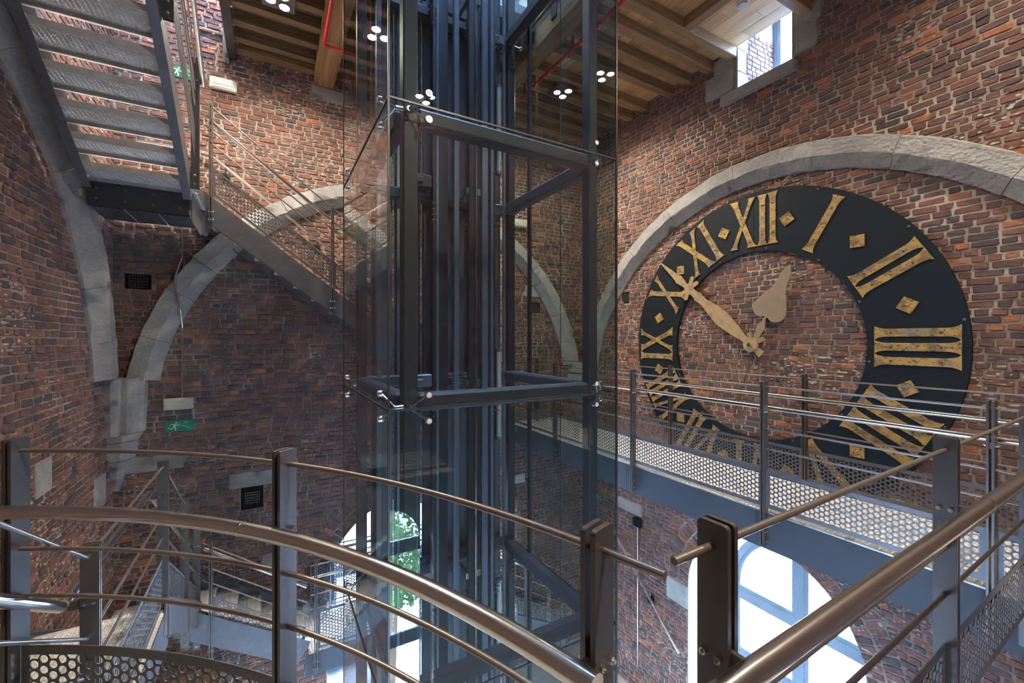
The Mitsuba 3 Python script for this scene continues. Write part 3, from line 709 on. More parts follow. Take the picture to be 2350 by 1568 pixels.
def flight(label, start, d, n, count, run, rise, width, overlap=0.02, strings=(True, True), depth=0.26, lead=0.12, tail=0.12, name='stair_flight'):
    """start: top front edge middle of the LOWEST tread; going up along d"""
    key = thing(name, label, 'stairs')
    start, d, n = (np.asarray(q, float) for q in (start, d, n))
    for k in range(count):
        put('tread', tread(start + d * run * k + [0, 0, rise * k], d, n, run + overlap, width - 0.03), 'm_galv', key, label='dimpled galvanised steel tread')
    sl = np.array([*(d[:2] * run), rise])
    sl3 = unit(sl)
    for s, on in zip((-1, 1), strings):
        if not on: continue
        a = start + n * s * width / 2 - sl3 * lead + [0, 0, 0.05]; b = start + d * run * (count) + [0, 0, rise * count] + n * s * width / 2 + sl3 * tail + [0, 0, 0.05]
        put('stringer', stringer(a, b, -s * n, depth), 'm_paint', key, label='steel channel stringer')
    return key
def line(a, b, n=12): return np.linspace(np.asarray(a, float), np.asarray(b, float), n)
# B: along the back wall, rising to the left to the upper corner landing
ZLAND = 3.08
flight('upper stair flight climbing leftwards along the back wall, seen from below beside the lift', (3.40, 6.53, 0.18), (-1, 0, 0), (0, -1, 0), 17, 0.2375, 0.179, 0.95, lead=0.2, tail=0.10)
bx = lambda x: 3.178 - 0.752 * (x + 0.596)
railing('sloping railing of the upper back wall flight with a broad perforated panel', line((3.3, 6.05, bx(3.3) - 0.05), (-0.66, 6.05, bx(-0.66) - 0.05), 40), [3.3 - 2.034, 3.3 - 0.719, 3.3 + 0.596], -1, rods=(1.17, 0.89, 0.74), hand=1.02, off=0.07, panel=(0.15, 0.48), top=1.21, foot=-0.19, hr=0.021)
wr = thing('wall_handrail', 'slim stainless handrail on small brackets along the back wall above the upper flight', 'handrail')
zz = lambda x: bx(x) + 0.80
put('tube', tube(smoothpath([(-1.45, 6.93, 4.06), (-0.72, 6.93, 4.06), (2.9, 6.93, 4.06 - 0.752 * 3.62)], 0.05), 0.019, 14), 'm_inox', wr, smooth=50)
for x in (-1.3, -0.98, -0.52, 0.05, 0.62, 1.4, 2.2):
    zb = 4.06 if x < -0.72 else 4.06 - 0.752 * (x + 0.72)
    bk = put('bracket', cat([box(x - 0.045, x + 0.045, YB - 0.025, YB - 0.008, zb - 0.17, zb - 0.06, 0.002), tube(smoothpath([(x, YB - 0.02, zb - 0.12), (x, 6.94, zb - 0.11), (x, 6.93, zb - 0.01)], 0.03), 0.008, 8)]), 'm_dark', wr)
# landing in the upper left corner
ul = thing('corner_landing', 'upper corner landing with dark perforated underside where the two upper flights meet', 'landing')
put('deck', cat([dimpled((XL + 0.03, 5.40, ZLAND), (1, 0, 0), (0, 1, 0), 1.02, 1.60, 0.036, hole=True), flipped(dimpled((XL + 0.03, 5.40, ZLAND - 0.004), (1, 0, 0), (0, 1, 0), 1.02, 1.60, 0.036, up=(0, 0, -1), hole=True))]), 'm_galv', ul)
put('fascia', cat([box(-1.49, -0.72, 5.42, 5.432, ZLAND - 0.23, ZLAND - 0.02), box(-1.49, -0.72, 5.432, 5.50, ZLAND - 0.23, ZLAND - 0.22)]), 'm_dark', ul, label='black bolted trimmer plate')
for k in range(4):
    for zq in (ZLAND - 0.07, ZLAND - 0.17):
        put('bolt', disc_bolt((-1.42 + k * 0.21, 5.42, zq), (0, -1, 0), 0.012, 0.01), 'm_iron', ul)
for k in range(3):
    put('soffit_plate', perforated(line((XL + 0.06 + k * 0.33, 0, 0), (XL + 0.37 + k * 0.33, 0, 0), 4), 0.0, 1.5, 0.003, 0.05, 0.02) if False else remap(perforated(line((0, 0, 0), (0.31, 0, 0), 4), 0.0, 0.55, 0.003, 0.05, 0.02), lambda x, yv, z, k=k: np.stack([-1.49 + k * 0.26 + x * 0.8, 5.45 + z, ZLAND - 0.235 + yv], -1)), 'm_dark', ul, label='dark perforated soffit plate')
put('side_plate', cat([box(-0.70, -0.688, 5.40, 6.06, ZLAND - 0.30, ZLAND + 0.06), bar((-0.69, 6.05, ZLAND - 0.12), (-0.58, 6.05, ZLAND - 0.16), 0.012, 0.32)]), 'm_paint', ul)
# A: along the left wall, rising from the landing towards the camera
flight('upper stair flight along the left wall rising towards the viewer, its treads seen from underneath', (-1.0875, 5.40, 3.105), (0, -1, 0), (1, 0, 0), 17, 0.247, 0.159, 0.795, depth=0.20, lead=0.02)
az = lambda yv: 3.105 + (5.40 - yv) * 0.644
railing('sloping railing of the upper left flight seen almost edge on', line((-0.645, 5.30, az(5.30)), (-0.645, 1.3, az(1.3)), 40), [0.05, 1.35, 2.65], 1, rods=(1.12, 0.86, 0.70), hand=0.98, off=0.06, panel=(0.16, 0.46), top=1.18, foot=-0.12, hr=0.021)
# L: lower left landing, one short flight down from the near landing
ZL2 = -0.60
ll = thing('lower_landing', 'pale dimpled landing at the lower left along the left wall', 'landing')
y = 2.72
while y < 4.39:
    put('floor_plate', cat([dimpled((XL + 0.03, y + 0.002, ZL2), (1, 0, 0), (0, 1, 0), 0.93, 0.276, 0.036), box(XL + 0.03, -0.73, y + 0.002, y + 0.278, ZL2 - 0.012, ZL2 - 0.001)]), 'm_galv', ll, label='dimpled galvanised plate')
    y += 0.28
put('girder', cat([box(-0.735, -0.723, 2.6, 4.42, ZL2 - 0.30, ZL2 - 0.0), box(-0.80, -0.723, 2.6, 4.42, ZL2 - 0.31, ZL2 - 0.30)]), 'm_paint', ll)
railing('level railing of the lower left landing with a tall perforated panel', line((-0.75, 2.76, ZL2), (-0.75, 4.41, ZL2), 14), [0.03, 1.63], 1, panel=(0.05, 0.42), foot=-0.24)
flight('short stair flight at the left edge climbing from the lower landing to the near landing', (-1.185, 2.70, ZL2 + 0.15), (0, -1, 0), (1, 0, 0), 3, 0.25, 0.15, 0.92, depth=0.24)
railing('short sloping railing at the left edge with blue lit rods ending at a flat post', line((-0.75, 2.74, ZL2), (-0.75, 1.75, -0.01), 8), [], -1, panel=None)
# D: from the lower landing down to the back corner
flight('lower stair flight descending along the left wall towards the back corner', (-1.185, 6.30, -1.62), (0, -1, 0), (1, 0, 0), 7, 0.262, 0.146, 0.92, depth=0.28)
dz = lambda yv: ZL2 - (yv - 4.41) * 0.655
railing('railing of the lower left flight with three flat posts stepping down behind the level railing', line((-0.75, 4.45, dz(4.45)), (-0.75, 6.24, dz(6.24)), 16), [0.95, 1.77], 1, panel=(0.06, 0.42), foot=-0.30)
# lower corner landing, then E along the back wall
ZL3 = -1.78
cl = thing('corner_landing', 'lower corner landing behind the flat posts at the lower left', 'landing')
put('deck', cat([dimpled((XL + 0.03, 6.10, ZL3), (1, 0, 0), (0, 1, 0), 1.05, 0.90, 0.036), box(XL + 0.03, -0.62, 6.10, YB - 0.03, ZL3 - 0.012, ZL3 - 0.002)]), 'm_galv', cl)
flight('lower stair flight descending along the back wall from the corner towards the low window', (0.42, 6.555, -2.36), (-1, 0, 0), (0, -1, 0), 4, 0.262, 0.165, 0.94, depth=0.30, lead=0.05, tail=0.20)
ez = lambda x: -1.80 - 0.70 * (x + 0.685)
railing('sloping railing along the lower back wall flight with a perforated panel', line((0.42, 6.10, ez(0.42)), (-0.68, 6.10, ez(-0.68)), 16), [0.0 + 1.02], -1, panel=(0.03, 0.42), foot=-0.36, top=1.05, rods=(1.0, 0.74, 0.57), hand=0.9, hr=0.021)
ZL4 = -2.50
wl = thing('window_landing', 'dimpled landing in front of the low back window', 'landing')
put('deck', cat([dimpled((0.44, 6.08, ZL4), (1, 0, 0), (0, 1, 0), 2.0, 0.92, 0.036), box(0.44, 2.44, 6.08, YB - 0.03, ZL4 - 0.012, ZL4 - 0.002)]), 'm_galv', wl)
put('girder', cat([box(0.40, 2.44, 6.07, 6.082, ZL4 - 0.28, ZL4)]), 'm_paint_shade', wl)
railing('level railing of the landing before the low back window', line((0.46, 6.06, ZL4), (2.42, 6.06, ZL4), 16), [0.06, 1.0, 1.9], 1, panel=(0.05, 0.55), foot=-0.24, top=1.2, hr=0.021)
railing('wall side railing across the low back window', line((0.5, 6.98, ZL4), (2.4, 6.98, ZL4), 10), [0.3, 1.6], -1, panel=(0.1, 0.7), foot=-0.1, top=1.0, rods=(0.95, 0.78), hand=0.9, off=0.05, hr=0.021)
flight('lowest stair flight going down to the right behind the lift', (4.60, 6.555, -3.60), (-1, 0, 0), (0, -1, 0), 8, 0.26, 0.14, 0.94, depth=0.30)
gz = lambda x: -2.45 - 0.60 * (x - 2.45)
railing('sloping railing of the lowest flight glimpsed through the lift glass', line((2.5, 6.10, gz(2.5)), (4.65, 6.10, gz(4.65)), 16), [0.3, 1.25, 2.05], 1, panel=(0.03, 0.42), foot=-0.3, hr=0.021)
lp = thing('plank_landing', 'sunlit pale boards below the lower left flight', 'landing')
for k in range(8): put('board', box(XL + 0.03, -0.55, 5.5 + k * 0.18, 5.673 + k * 0.18, -2.86, -2.82, 0.003), 'm_white' if False else 'm_oak', lp, tone=(0.9, 0))

# ------------------------------------------------------------------ the glass lift
GX0, GX1, GY0, GY1 = 0.647, 2.556, 2.70, 4.561
ZJ = [-4.786, -2.813, -0.84, 1.133, 3.106, 5.079, 7.052, 9.0]
lift = thing('glass_lift_shaft', 'tall glass lift shaft on a dark steel frame in the middle of the tower', 'lift shaft')
g = 0.006
def pane(a, b, z0, z1):
    a, b = np.array(a), np.array(b)
    V = np.array([[*a, z0], [*b, z0], [*b, z1], [*a, z1]])
    return TM(V, [[0, 1, 2], [0, 2, 3]])
YM = 3.50
for z0, z1 in zip(ZJ[:-1], ZJ[1:]):
    for a, b in (((GX0 + g, GY0), (GX1 - g, GY0)), ((GX0, GY0 + g), (GX0, GY1 - g)), ((GX1, GY0 + g), (GX1, YM - g)), ((GX1, YM + g), (GX1, GY1 - g))):
        put('glass_pane', pane(a, b, z0 + g, z1 - g), 'm_glass', lift, label='smoky clear glass pane')
def seam(a, b, w=0.010): return bar(a, b, w, w)
for z in ZJ[1:-1]:
    put('seam', cat([seam((GX0, GY0, z), (GX1, GY0, z), 0.013), seam((GX0, GY0, z), (GX0, GY1, z), 0.013), seam((GX1, GY0, z), (GX1, GY1, z), 0.013)]), 'm_dark', lift, label='dark sealed glass joint')
for x, yv, w in ((GX0, GY0, 0.012), (GX1, GY0, 0.014), (GX0, GY1, 0.008), (GX1, GY1, 0.01), (GX1, YM, 0.005)):
    put('seam', box(x - w / 2, x + w / 2, yv - w / 2, yv + w / 2, ZJ[0], ZJ[-1]), 'm_dark', lift)
c0, c1, d0, d1 = 0.79, 2.40, 2.86, 4.40       # centre lines of the steel frame
for x, yv, w in ((c0 + 0.03, d0, 0.10), (c1, d0, 0.09), (c0 + 0.0, d1, 0.09), (2.475, d1, 0.09)):
    put('column', box(x - w / 2, x + w / 2, yv - 0.05, yv + 0.05, ZF, 9.0, 0.008), 'm_lift' if yv < 4 else 'm_dark', lift, label='square steel column')
for z in ZJ[1:-1]:
    zz_ = z + 0.02 if z < 2 else z - 0.015
    for a, b in (((c0 + 0.08, d0, zz_), (c1 - 0.045, d0, zz_)), ((c0, d0 + 0.05, zz_), (c0, d1 - 0.05, zz_)), ((c1 + 0.03, d0 + 0.05, zz_), (c1 + 0.03, d1 - 0.05, zz_)), ((c0, d1 + 0.02, zz_), (c1, d1 + 0.02, zz_))):
        put('beam', bar(a, b, 0.11, 0.12, ch=0.018), 'm_lift', lift, label='square steel cross beam')
# spider fittings holding the glass
def spider(pivot, discs, nrm):
    pk = put('spider_fitting', cat([tube([pivot, np.asarray(pivot) + np.asarray(nrm) * 0.05], 0.018, 12)] + [tube([pivot, np.asarray(dq) - np.asarray(nrm) * 0.0 ], 0.008, 8) for dq in discs]), 'm_chrome', lift, smooth=40, label='chrome spider fitting')
    for dq in discs:
        dq = np.asarray(dq); nn = -np.asarray(nrm)
        put('disc', tube([dq - nn * 0.004, dq + nn * 0.022], 0.023, 18), 'm_chrome', pk, smooth=40)
        put('rim', tube([dq + nn * 0.0195, dq + nn * 0.0235], 0.017, 18), 'm_white', pk)
for z in ZJ[2:-1]:
    if not -1.5 < z < 5.5: continue
    for X, Xd in ((0.80, 0.905), (2.41, 2.325)):
        spider((X, GY0 + 0.07, z), [(Xd, GY0 + 0.003, z + 0.085), (Xd, GY0 + 0.003, z - 0.085)], (0, 1, 0))
    for Yp, Yd in ((2.81, 2.92), (4.42, 4.32)):
        spider((GX0 + 0.07, Yp, z), [(GX0 + 0.003, Yd, z + 0.085), (GX0 + 0.003, Yd, z - 0.085)], (1, 0, 0))
    spider((GX1 - 0.07, 2.81, z), [(GX1 - 0.003, 2.92, z + 0.085), (GX1 - 0.003, 2.92, z - 0.085)], (-1, 0, 0))
    spider((GX1 - 0.07, 4.40, z), [(GX1 - 0.003, 4.30, z + 0.085), (GX1 - 0.003, 4.30, z - 0.085)], (-1, 0, 0))
# cladding at the back and the rails, brackets in front of it
for z0, z1 in zip(ZJ[:-1], ZJ[1:]):
    for x0, x1 in ((0.90, 1.12), (1.135, 1.42), (1.435, 2.10), (2.115, 2.40)):
        put('cladding_panel', box(x0, x1, 4.50, 4.515, z0 + 0.05, z1 - 0.05, 0.003), 'm_cladding', lift, label='dark folded steel cladding sheet')
    put('cladding_rail', box(0.88, 2.42, 4.485, 4.52, z0 - 0.05, z0 + 0.05, 0.004), 'm_rail', lift)
for x, w, dpt, yv, mat in ((0.955, 0.05, 0.06, 4.40, 'm_rail'), (1.165, 0.03, 0.05, 4.46, 'm_rail'), (1.205, 0.02, 0.05, 4.46, 'm_dark'), (1.44, 0.035, 0.09, 4.15, 'm_dark'), (1.475, 0.03, 0.06, 4.14, 'm_rail'), (1.555, 0.10, 0.08, 4.20, 'm_dark'), (1.66, 0.055, 0.05, 4.08, 'm_rail'),
                           (1.80, 0.065, 0.06, 4.02, 'm_dark'), (1.842, 0.016, 0.07, 4.01, 'm_chrome'), (1.95, 0.05, 0.06, 4.2, 'm_dark'), (2.02, 0.07, 0.05, 4.16, 'm_rail'), (2.095, 0.03, 0.09, 4.16, 'm_rail'), (2.15, 0.05, 0.06, 4.22, 'm_dark'), (2.385, 0.035, 0.03, 4.38, 'm_rail'), (2.50, 0.03, 0.05, 4.0, 'm_dark')):
    put('guide_rail', box(x - w / 2, x + w / 2, yv - dpt / 2, yv + dpt / 2, ZF, 9.0, 0.003), mat, lift, label='upright guide rail')
for z in ZJ[1:-1]:
    bk = put('rail_bracket', cat([box(1.42, 2.13, 4.24, 4.29, z - 0.045, z + 0.045, 0.004), box(1.46, 1.50, 4.29, 4.50, z - 0.03, z + 0.03)]), 'm_rail', lift, label='horizontal rail bracket')
    for x in (1.765, 1.885): put('clip', box(x - 0.02, x + 0.02, 4.0, 4.245, z - 0.035, z + 0.03, 0.003), 'm_chrome', bk)
    put('switch_box', cat([box(1.17, 1.40, 4.06, 4.26, z - 0.02, z + 0.10, 0.008), box(1.2, 1.3, 4.02, 4.06, z, z + 0.06, 0.004)]), 'm_rail' if z < 2 else 'm_dark', lift, label='drive housing')
    for x in (1.44, 1.80, 2.15, 2.475):
        for s in (-1, 1):
            for k in range(4): put('bolt', disc_bolt((x + s * 0.016, 4.12 if x < 2.3 else 4.35, z - 0.16 - k * 0.055), (0, -1, 0), 0.008, 0.03), 'm_chrome', lift)
put('cable', tube([(2.20, 4.28, -5), (2.205, 4.28, 0.3), (2.20, 4.27, 2.0), (2.21, 4.28, 3.2), (2.20, 4.28, 9.0)], 0.004, 6), 'm_black', lift)
# strip lights in the shaft
for z0, z1, lab in ((3.42, 4.41, 'long strip light on the lift rails, upper one beside the joint of the glass'), (0.47, 1.47, 'long strip light on the lift rails at the level of the walkway'), (-2.10, -1.10, 'long strip light on the lift rails, lowest one behind the curved handrail')):
    k = thing('strip_light', lab, 'light', 'strip lights in the lift shaft')
    put('diffuser', tube([(2.22, 4.20, z0 + 0.03), (2.22, 4.20, z1 - 0.03)], 0.027, 16), 'm_lamp_tube', k, smooth=40)
    put('end_cap', tube([(2.22, 4.20, z0), (2.22, 4.20, z0 + 0.03)], 0.028, 16), 'm_rail', k, smooth=40)
    put('end_cap', tube([(2.22, 4.20, z1 - 0.03), (2.22, 4.20, z1)], 0.028, 16), 'm_rail', k, smooth=40)
    put('back_tray', box(2.195, 2.245, 4.225, 4.245, z0, z1), 'm_dark', k)

# ------------------------------------------------------------------ the clock
CY, CZ, CR, CI = 3.3333, 1.503, 2.0264, 1.239
clock = thing('clock', 'huge black clock dial ring with worn gilt roman numerals on the brick wall', 'clock')
def face(x, z_ang_r):   # local (right, up, out): right is clockwise for the viewer
    return x
def onclock(sx, sz, d): return np.stack([5.60 - d, CY - sx, CZ + sz], -1)
def clock_solid(poly, d0, d1):
    m = remap(extrude(poly, d1 - d0), lambda x, y, z: onclock(x, y, z + d0))
    return flipped(m) if vol(m) < 0 else m
ringp = Point(0, 0).buffer(CR, quad_segs=48).difference(Point(0, 0).buffer(CI, quad_segs=48))
seams = unary_union([sbox(-2.1, -0.002, 2.1, 0.002), sbox(-0.002, -2.1, 0.002, 2.1)])
for q, (sx_, sy_) in enumerate(((1, 1), (1, -1), (-1, -1), (-1, 1))):
    quad = ringp.intersection(sbox(min(0, sx_ * 3), min(0, sy_ * 3), max(0, sx_ * 3), max(0, sy_ * 3))).difference(seams)
    put('dial_segment', clock_solid(quad, -0.045, 0.0), 'm_clock', clock, label='matt black board of the dial ring')
from shapely import affinity
R0, R1 = 1.305, 1.965
def serif_bar(xc, w, y0=R0, y1=R1, fl=0.062):
    """radial stroke with flared ends"""
    ys = np.array([0, 0.012, 0.03, 0.06, 0.10]); k = np.array([1.0, 0.72, 0.40, 0.14, 0.0]) * fl * 0.55
    left = [(xc - w / 2 - b, y0 + a) for a, b in zip(ys, k)] + [(xc - w / 2 - b, y1 - a) for a, b in list(zip(ys, k))[::-1]]
    right = [(xc + w / 2 + b, y1 - a) for a, b in zip(ys, k)] + [(xc + w / 2 + b, y0 + a) for a, b in list(zip(ys, k))[::-1]]
    return Polygon(left + right)
def slant(x0, x1, w):
    b = serif_bar(0, w)
    sk = (x1 - x0) / (R1 - R0)
    return affinity.affine_transform(b, [1, sk, 0, 1, x0 - sk * R0, 0])
WT, WN, GP = 0.082, 0.056, 0.146
def glyphs(text):
    out, x = [], 0.0
    for ch in text:
        if ch == 'I': out.append([('bar', x + GP / 2)]); x += GP
        elif ch == 'X': out.append([('sl', x + 0.33, x + 0.04, WN), ('sl', x + 0.045, x + 0.335, WT)][::-1] if False else [('sl', x + 0.335, x + 0.05, WT), ('sl', x + 0.05, x + 0.33, WN)]); x += 0.41
        elif ch == 'V': out.append([('sl', x + 0.20, x + 0.045, WT), ('sl', x + 0.20, x + 0.345, WN)]); x += 0.40
    return out, x
NUM = ['XII', 'I', 'II', 'III', 'IIII', 'V', 'VI', 'VII', 'VIII', 'IX', 'X', 'XI']
for h, text in enumerate(NUM):
    gl, W = glyphs(text)
    shrink = 0.80 if text == 'VIII' else 0.9 if text in ('VII', 'XII') else 1.0
    th = h * 30
    first = None
    for gi, strokes in enumerate(gl):
        for si, st in enumerate(strokes):
            if st[0] == 'bar': pol = serif_bar((st[1] - W / 2), WT)
            else: pol = slant(st[1] - W / 2, st[2] - W / 2, st[3])
            pol = affinity.scale(pol, shrink, 1.0, origin=(0, 0))
            pol = affinity.rotate(pol, -th, origin=(0, 0))
            mesh = clock_solid(pol, 0.004, 0.012 + 0.0035 * si)
            if first is None: first = put('numeral', mesh, 'm_gold', clock, label='worn gilt metal numeral ' + text)
            else: put('stroke', mesh, 'm_gold', first)
    for rr in (R0 + 0.14, R1 - 0.14):
        for st in [q for q2 in gl for q in q2]:
            if st[0] != 'bar': continue
            px_, py_ = affinity.rotate(Point((st[1] - W / 2) * shrink, rr), -th, origin=(0, 0)).coords[0]
            put('rivet', remap(trimesh.creation.icosphere(subdivisions=1, radius=0.013), lambda x, y, z: onclock(px_ + x, py_ + y, 0.016 + z * 0.6)), 'm_iron', first)
    a = math.radians(th + 15)
    sq = affinity.rotate(sbox(-0.066, -0.066, 0.066, 0.066), 45 - (th + 15), origin=(0, 0))
    sq = affinity.translate(sq, 1.63 * math.sin(a), 1.63 * math.cos(a))
    dk = put('half_hour_diamond', clock_solid(sq, 0.004, 0.014), 'm_gold', clock, label='gilt diamond plate')
    put('rivet', remap(trimesh.creation.icosphere(subdivisions=1, radius=0.013), lambda x, y, z: onclock(1.63 * math.sin(a) + x, 1.63 * math.cos(a) + y, 0.018 + z * 0.6)), 'm_gold', dk)
for k in range(24):
    a = math.radians(7.5 + 15 * k)
    for rr in (CI + 0.03, CR - 0.03):
        if (k + (rr > 1.5)) % 2: continue
        put('screw_head', remap(trimesh.creation.icosphere(subdivisions=1, radius=0.014), lambda x, y, z: onclock(rr * math.sin(a) + x, rr * math.cos(a) + y, z * 0.7)), 'm_iron', clock)
def hand(prof, angle, d0, d1):
    """prof: (radius, half width) outline along the hand"""
    pr = [(w, rr) for rr, w in prof] + [(-w, rr) for rr, w in prof[::-1]]
    pol = Polygon(pr).buffer(0)
    return affinity.rotate(pol, -angle, origin=(0, 0))
ma = -48.7
minute = hand([(0.06, 0.045), (0.12, 0.04), (0.30, 0.078), (0.55, 0.112), (0.75, 0.09), (0.92, 0.055), (1.02, 0.06), (1.08, 0.075), (1.11, 0.048), (1.2, 0.05), (1.27, 0.075), (1.31, 0.06), (1.36, 0.035), (1.42, 0.05), (1.48, 0.058), (1.52, 0.07), (1.56, 0.052), (1.7, 0.036), (2.01, 0.004)], ma, 0, 0)
arms = []
for sx_ in (-1, 1):
    arms.append(LineString([(0, 1.27), (sx_ * 0.15, 1.33)]).buffer(0.032, quad_segs=4)); arms.append(LineString([(0, 1.27), (sx_ * 0.14, 1.22)]).buffer(0.032, quad_segs=4))
arms = affinity.rotate(unary_union(arms), -ma, origin=(0, 0))
tail = affinity.rotate(Polygon([(-0.03, -0.05), (0.03, -0.05), (0.05, -0.19), (-0.05, -0.19)]), -ma, origin=(0, 0))
put('minute_hand', clock_solid(unary_union([minute, arms, tail]), 0.055, 0.072), 'm_hand', clock, tone=(0.75, 0), label='ochre minute hand with a cross shaped collar')
ha = 25.3
hp = unary_union([Point(-0.098, 0.50).buffer(0.122), Point(0.098, 0.50).buffer(0.122), Polygon([(-0.205, 0.56), (-0.16, 0.66), (-0.095, 0.77), (-0.068, 0.88), (-0.066, 0.97), (-0.045, 1.03), (0, 1.11), (0.045, 1.03), (0.066, 0.97), (0.068, 0.88), (0.095, 0.77), (0.16, 0.66), (0.205, 0.56), (0.10, 0.45), (0, 0.47), (-0.10, 0.45)])])
stem = Polygon([(0, 0.06), (0.035, 0.1), (0.055, 0.26), (0.0, 0.40), (-0.055, 0.26), (-0.035, 0.1)])
put('hour_hand', clock_solid(affinity.rotate(unary_union([hp, stem, LineString([(0, 0.33), (0, 0.45)]).buffer(0.012)]), -ha, origin=(0, 0)), 0.015, 0.03), 'm_hand', clock, tone=(0.05, 0), label='brown hour hand ending in a spade')
hb = put('hub', cat([clock_solid(Point(0, 0).buffer(0.095, quad_segs=12), 0.05, 0.085), clock_solid(Point(0, 0).buffer(0.04), -0.06, 0.05)]), 'm_hand', clock, tone=(0.8, 0), label='ochre hub disc of the hands')
put('nut', clock_solid(Point(0, 0).buffer(0.026, quad_segs=2), 0.085, 0.115), 'm_chrome', hb)
put('counterweight', clock_solid(unary_union([affinity.rotate(sbox(-0.03, 0.07, 0.03, 0.17), a, origin=(0, 0)) for a in (-60, 15)]), 0.0, 0.04), 'm_hand', clock, tone=(0.1, 0))
for ex, ezz in ((-0.30, -1.0), (0.85, -0.95)):
    a_, b_ = onclock(np.array(0.0), np.array(-0.1), np.array(0.02)), onclock(np.array(ex), np.array(ezz), np.array(-0.03))
    put('stay_rod', tube([a_, b_], 0.009, 8), 'm_iron', clock, label='thin dark stay rod')

# ------------------------------------------------------------------ lamps
def disc_down(c, r_, n=20):
    a = np.arange(n) * 2 * PI / n
    V = np.vstack([np.stack([c[0] + r_ * np.cos(a), c[1] + r_ * np.sin(a), np.full(n, c[2])], -1), [c]])
    i = np.arange(n)
    return TM(V, np.stack([i, np.full(n, n), (i + 1) % n], 1)[:, ::1])
def spotlight(label, c, power, plate_w=0.34, hang=None, aim=(0, 0)):
    spot, power = power * SPOT, min(1.0, power) * LAMP
    key = thing('spotlight', label, 'ceiling lamp', 'triple spotlights')
    x, yv, z = c
    put('plate', box(x - plate_w / 2, x + plate_w / 2, yv - plate_w / 2, yv + plate_w / 2, z, z + 0.03, 0.004), 'm_paint', key)
    if hang: put('bracket', box(x - 0.03, x + 0.03, yv, yv + hang, z + 0.03, z + 0.06), 'm_paint', key)
    else: put('hanger', cyl((x, yv, z + 0.03), (x, yv, ZC + 0.01), 0.012, 10), 'm_paint', key)
    for dx, dy in ((-0.085, 0.03), (0.045, -0.085), (0.06, 0.085)):
        lk = put('lamp_ring', tube([(x + dx, yv + dy, z - 0.012), (x + dx, yv + dy, z + 0.002)], 0.062, 20, cap=False), 'm_dark', key)
        put('lamp', disc_down(np.array([x + dx, yv + dy, z - 0.008]), 0.055), 'm_lens', key, emitter={'type': 'area', 'radiance': rgb(*(WARM * power))}, label='glowing round spotlight')
        o = [x + dx, yv + dy, z - 0.02]
        scene[numbered('lamp_beam')] = {'type': 'spot', 'intensity': rgb(*(WARM * spot)), 'cutoff_angle': 76.0, 'beam_width': 30.0, 'to_world': T().look_at(origin=o, target=[o[0] + aim[0], o[1] + aim[1], o[2] - 1], up=[0, 1, 0])}
spotlight('triple spotlight on a square plate, brightest one behind the right half of the lift glass', (4.02, 5.44, 5.47), 1.0)
spotlight('triple spotlight at the top left below dark joists, glaring', (0.09, 5.56, 5.47), 1.0)
spotlight('triple spotlight above the near right corner, mirrored in the lift glass', (4.28, 0.61, 5.47), 0.4)
spotlight('triple spotlight above the near landing', (1.86, -0.30, 4.90), 0.8, hang=-0.2, aim=(0, 0.3))
spotlight('triple spotlight above the stairwell, throwing warm light down the left corner', (-1.05, 6.0, 8.6), 2.2)

wl_ = thing('wall_lamp', 'small wall uplighter washing the bricks with warm light, seen low through the lift glass', 'wall lamp')
put('housing', tube([(3.86, YB - 0.09, -2.62), (3.86, YB - 0.09, -2.52)], 0.05, 16, cap=True), 'm_paint', wl_, smooth=40)
put('lamp', flipped(disc_down(np.array([3.86, YB - 0.09, -2.518]), 0.042)), 'm_lens', wl_, emitter={'type': 'area', 'radiance': rgb(*(WARM * [1, 0.85, 0.6] * 420.0))}, label='glowing warm lamp')
put('arm', box(3.84, 3.88, YB - 0.06, YB - 0.005, -2.60, -2.56), 'm_paint', wl_)

# ------------------------------------------------------------------ pipes, signs, small fittings
rp = thing('sprinkler_pipe', 'red sprinkler pipe running along the ceiling right of the lift', 'pipe')
put('pipe', tube([(3.42, YN + 0.05, 5.35), (3.42, 6.2, 5.35)], 0.021, 14), 'm_red', rp, smooth=50)
for yv in (0.6, 2.0, 3.4, 4.4, 5.6): put('hanger', box(3.405, 3.435, yv, yv + 0.02, 5.33, 5.55), 'm_iron', rp)
for yv in (3.9, 5.0): put('sprinkler_head', tube([(3.42, yv, 5.33), (3.42, yv, 5.29)], 0.014, 10), 'm_chrome', rp)
rp2 = thing('sprinkler_pipe', 'red sprinkler pipe bent in a U below the old oak beam left of the lift', 'pipe')
put('pipe', tube(smoothpath([(0.60, 2.6, 5.35), (0.60, 5.93, 5.35), (1.06, 5.93, 5.35), (1.06, 4.72, 5.35), (1.06, 4.70, 5.9)], 0.05), 0.019, 14), 'm_red', rp2, smooth=50)
def smoke(c, label):
    k = thing('smoke_detector', label, 'smoke detector', 'smoke detectors on the oak ceiling')
    put('dome', tube([(c[0], c[1], c[2]), (c[0], c[1], c[2] - 0.02), (c[0], c[1], c[2] - 0.045)], 0.06, 18), 'm_white', k, smooth=40)
    put('base', tube([(c[0], c[1], c[2]), (c[0], c[1], c[2] - 0.012)], 0.075, 18), 'm_white', k, smooth=40)
smoke((3.72, 4.96, ZC), 'white smoke detector on the oak planks seen through the lift glass')
smoke((4.98, 3.10, ZC), 'white smoke detector on the oak planks near the high window')
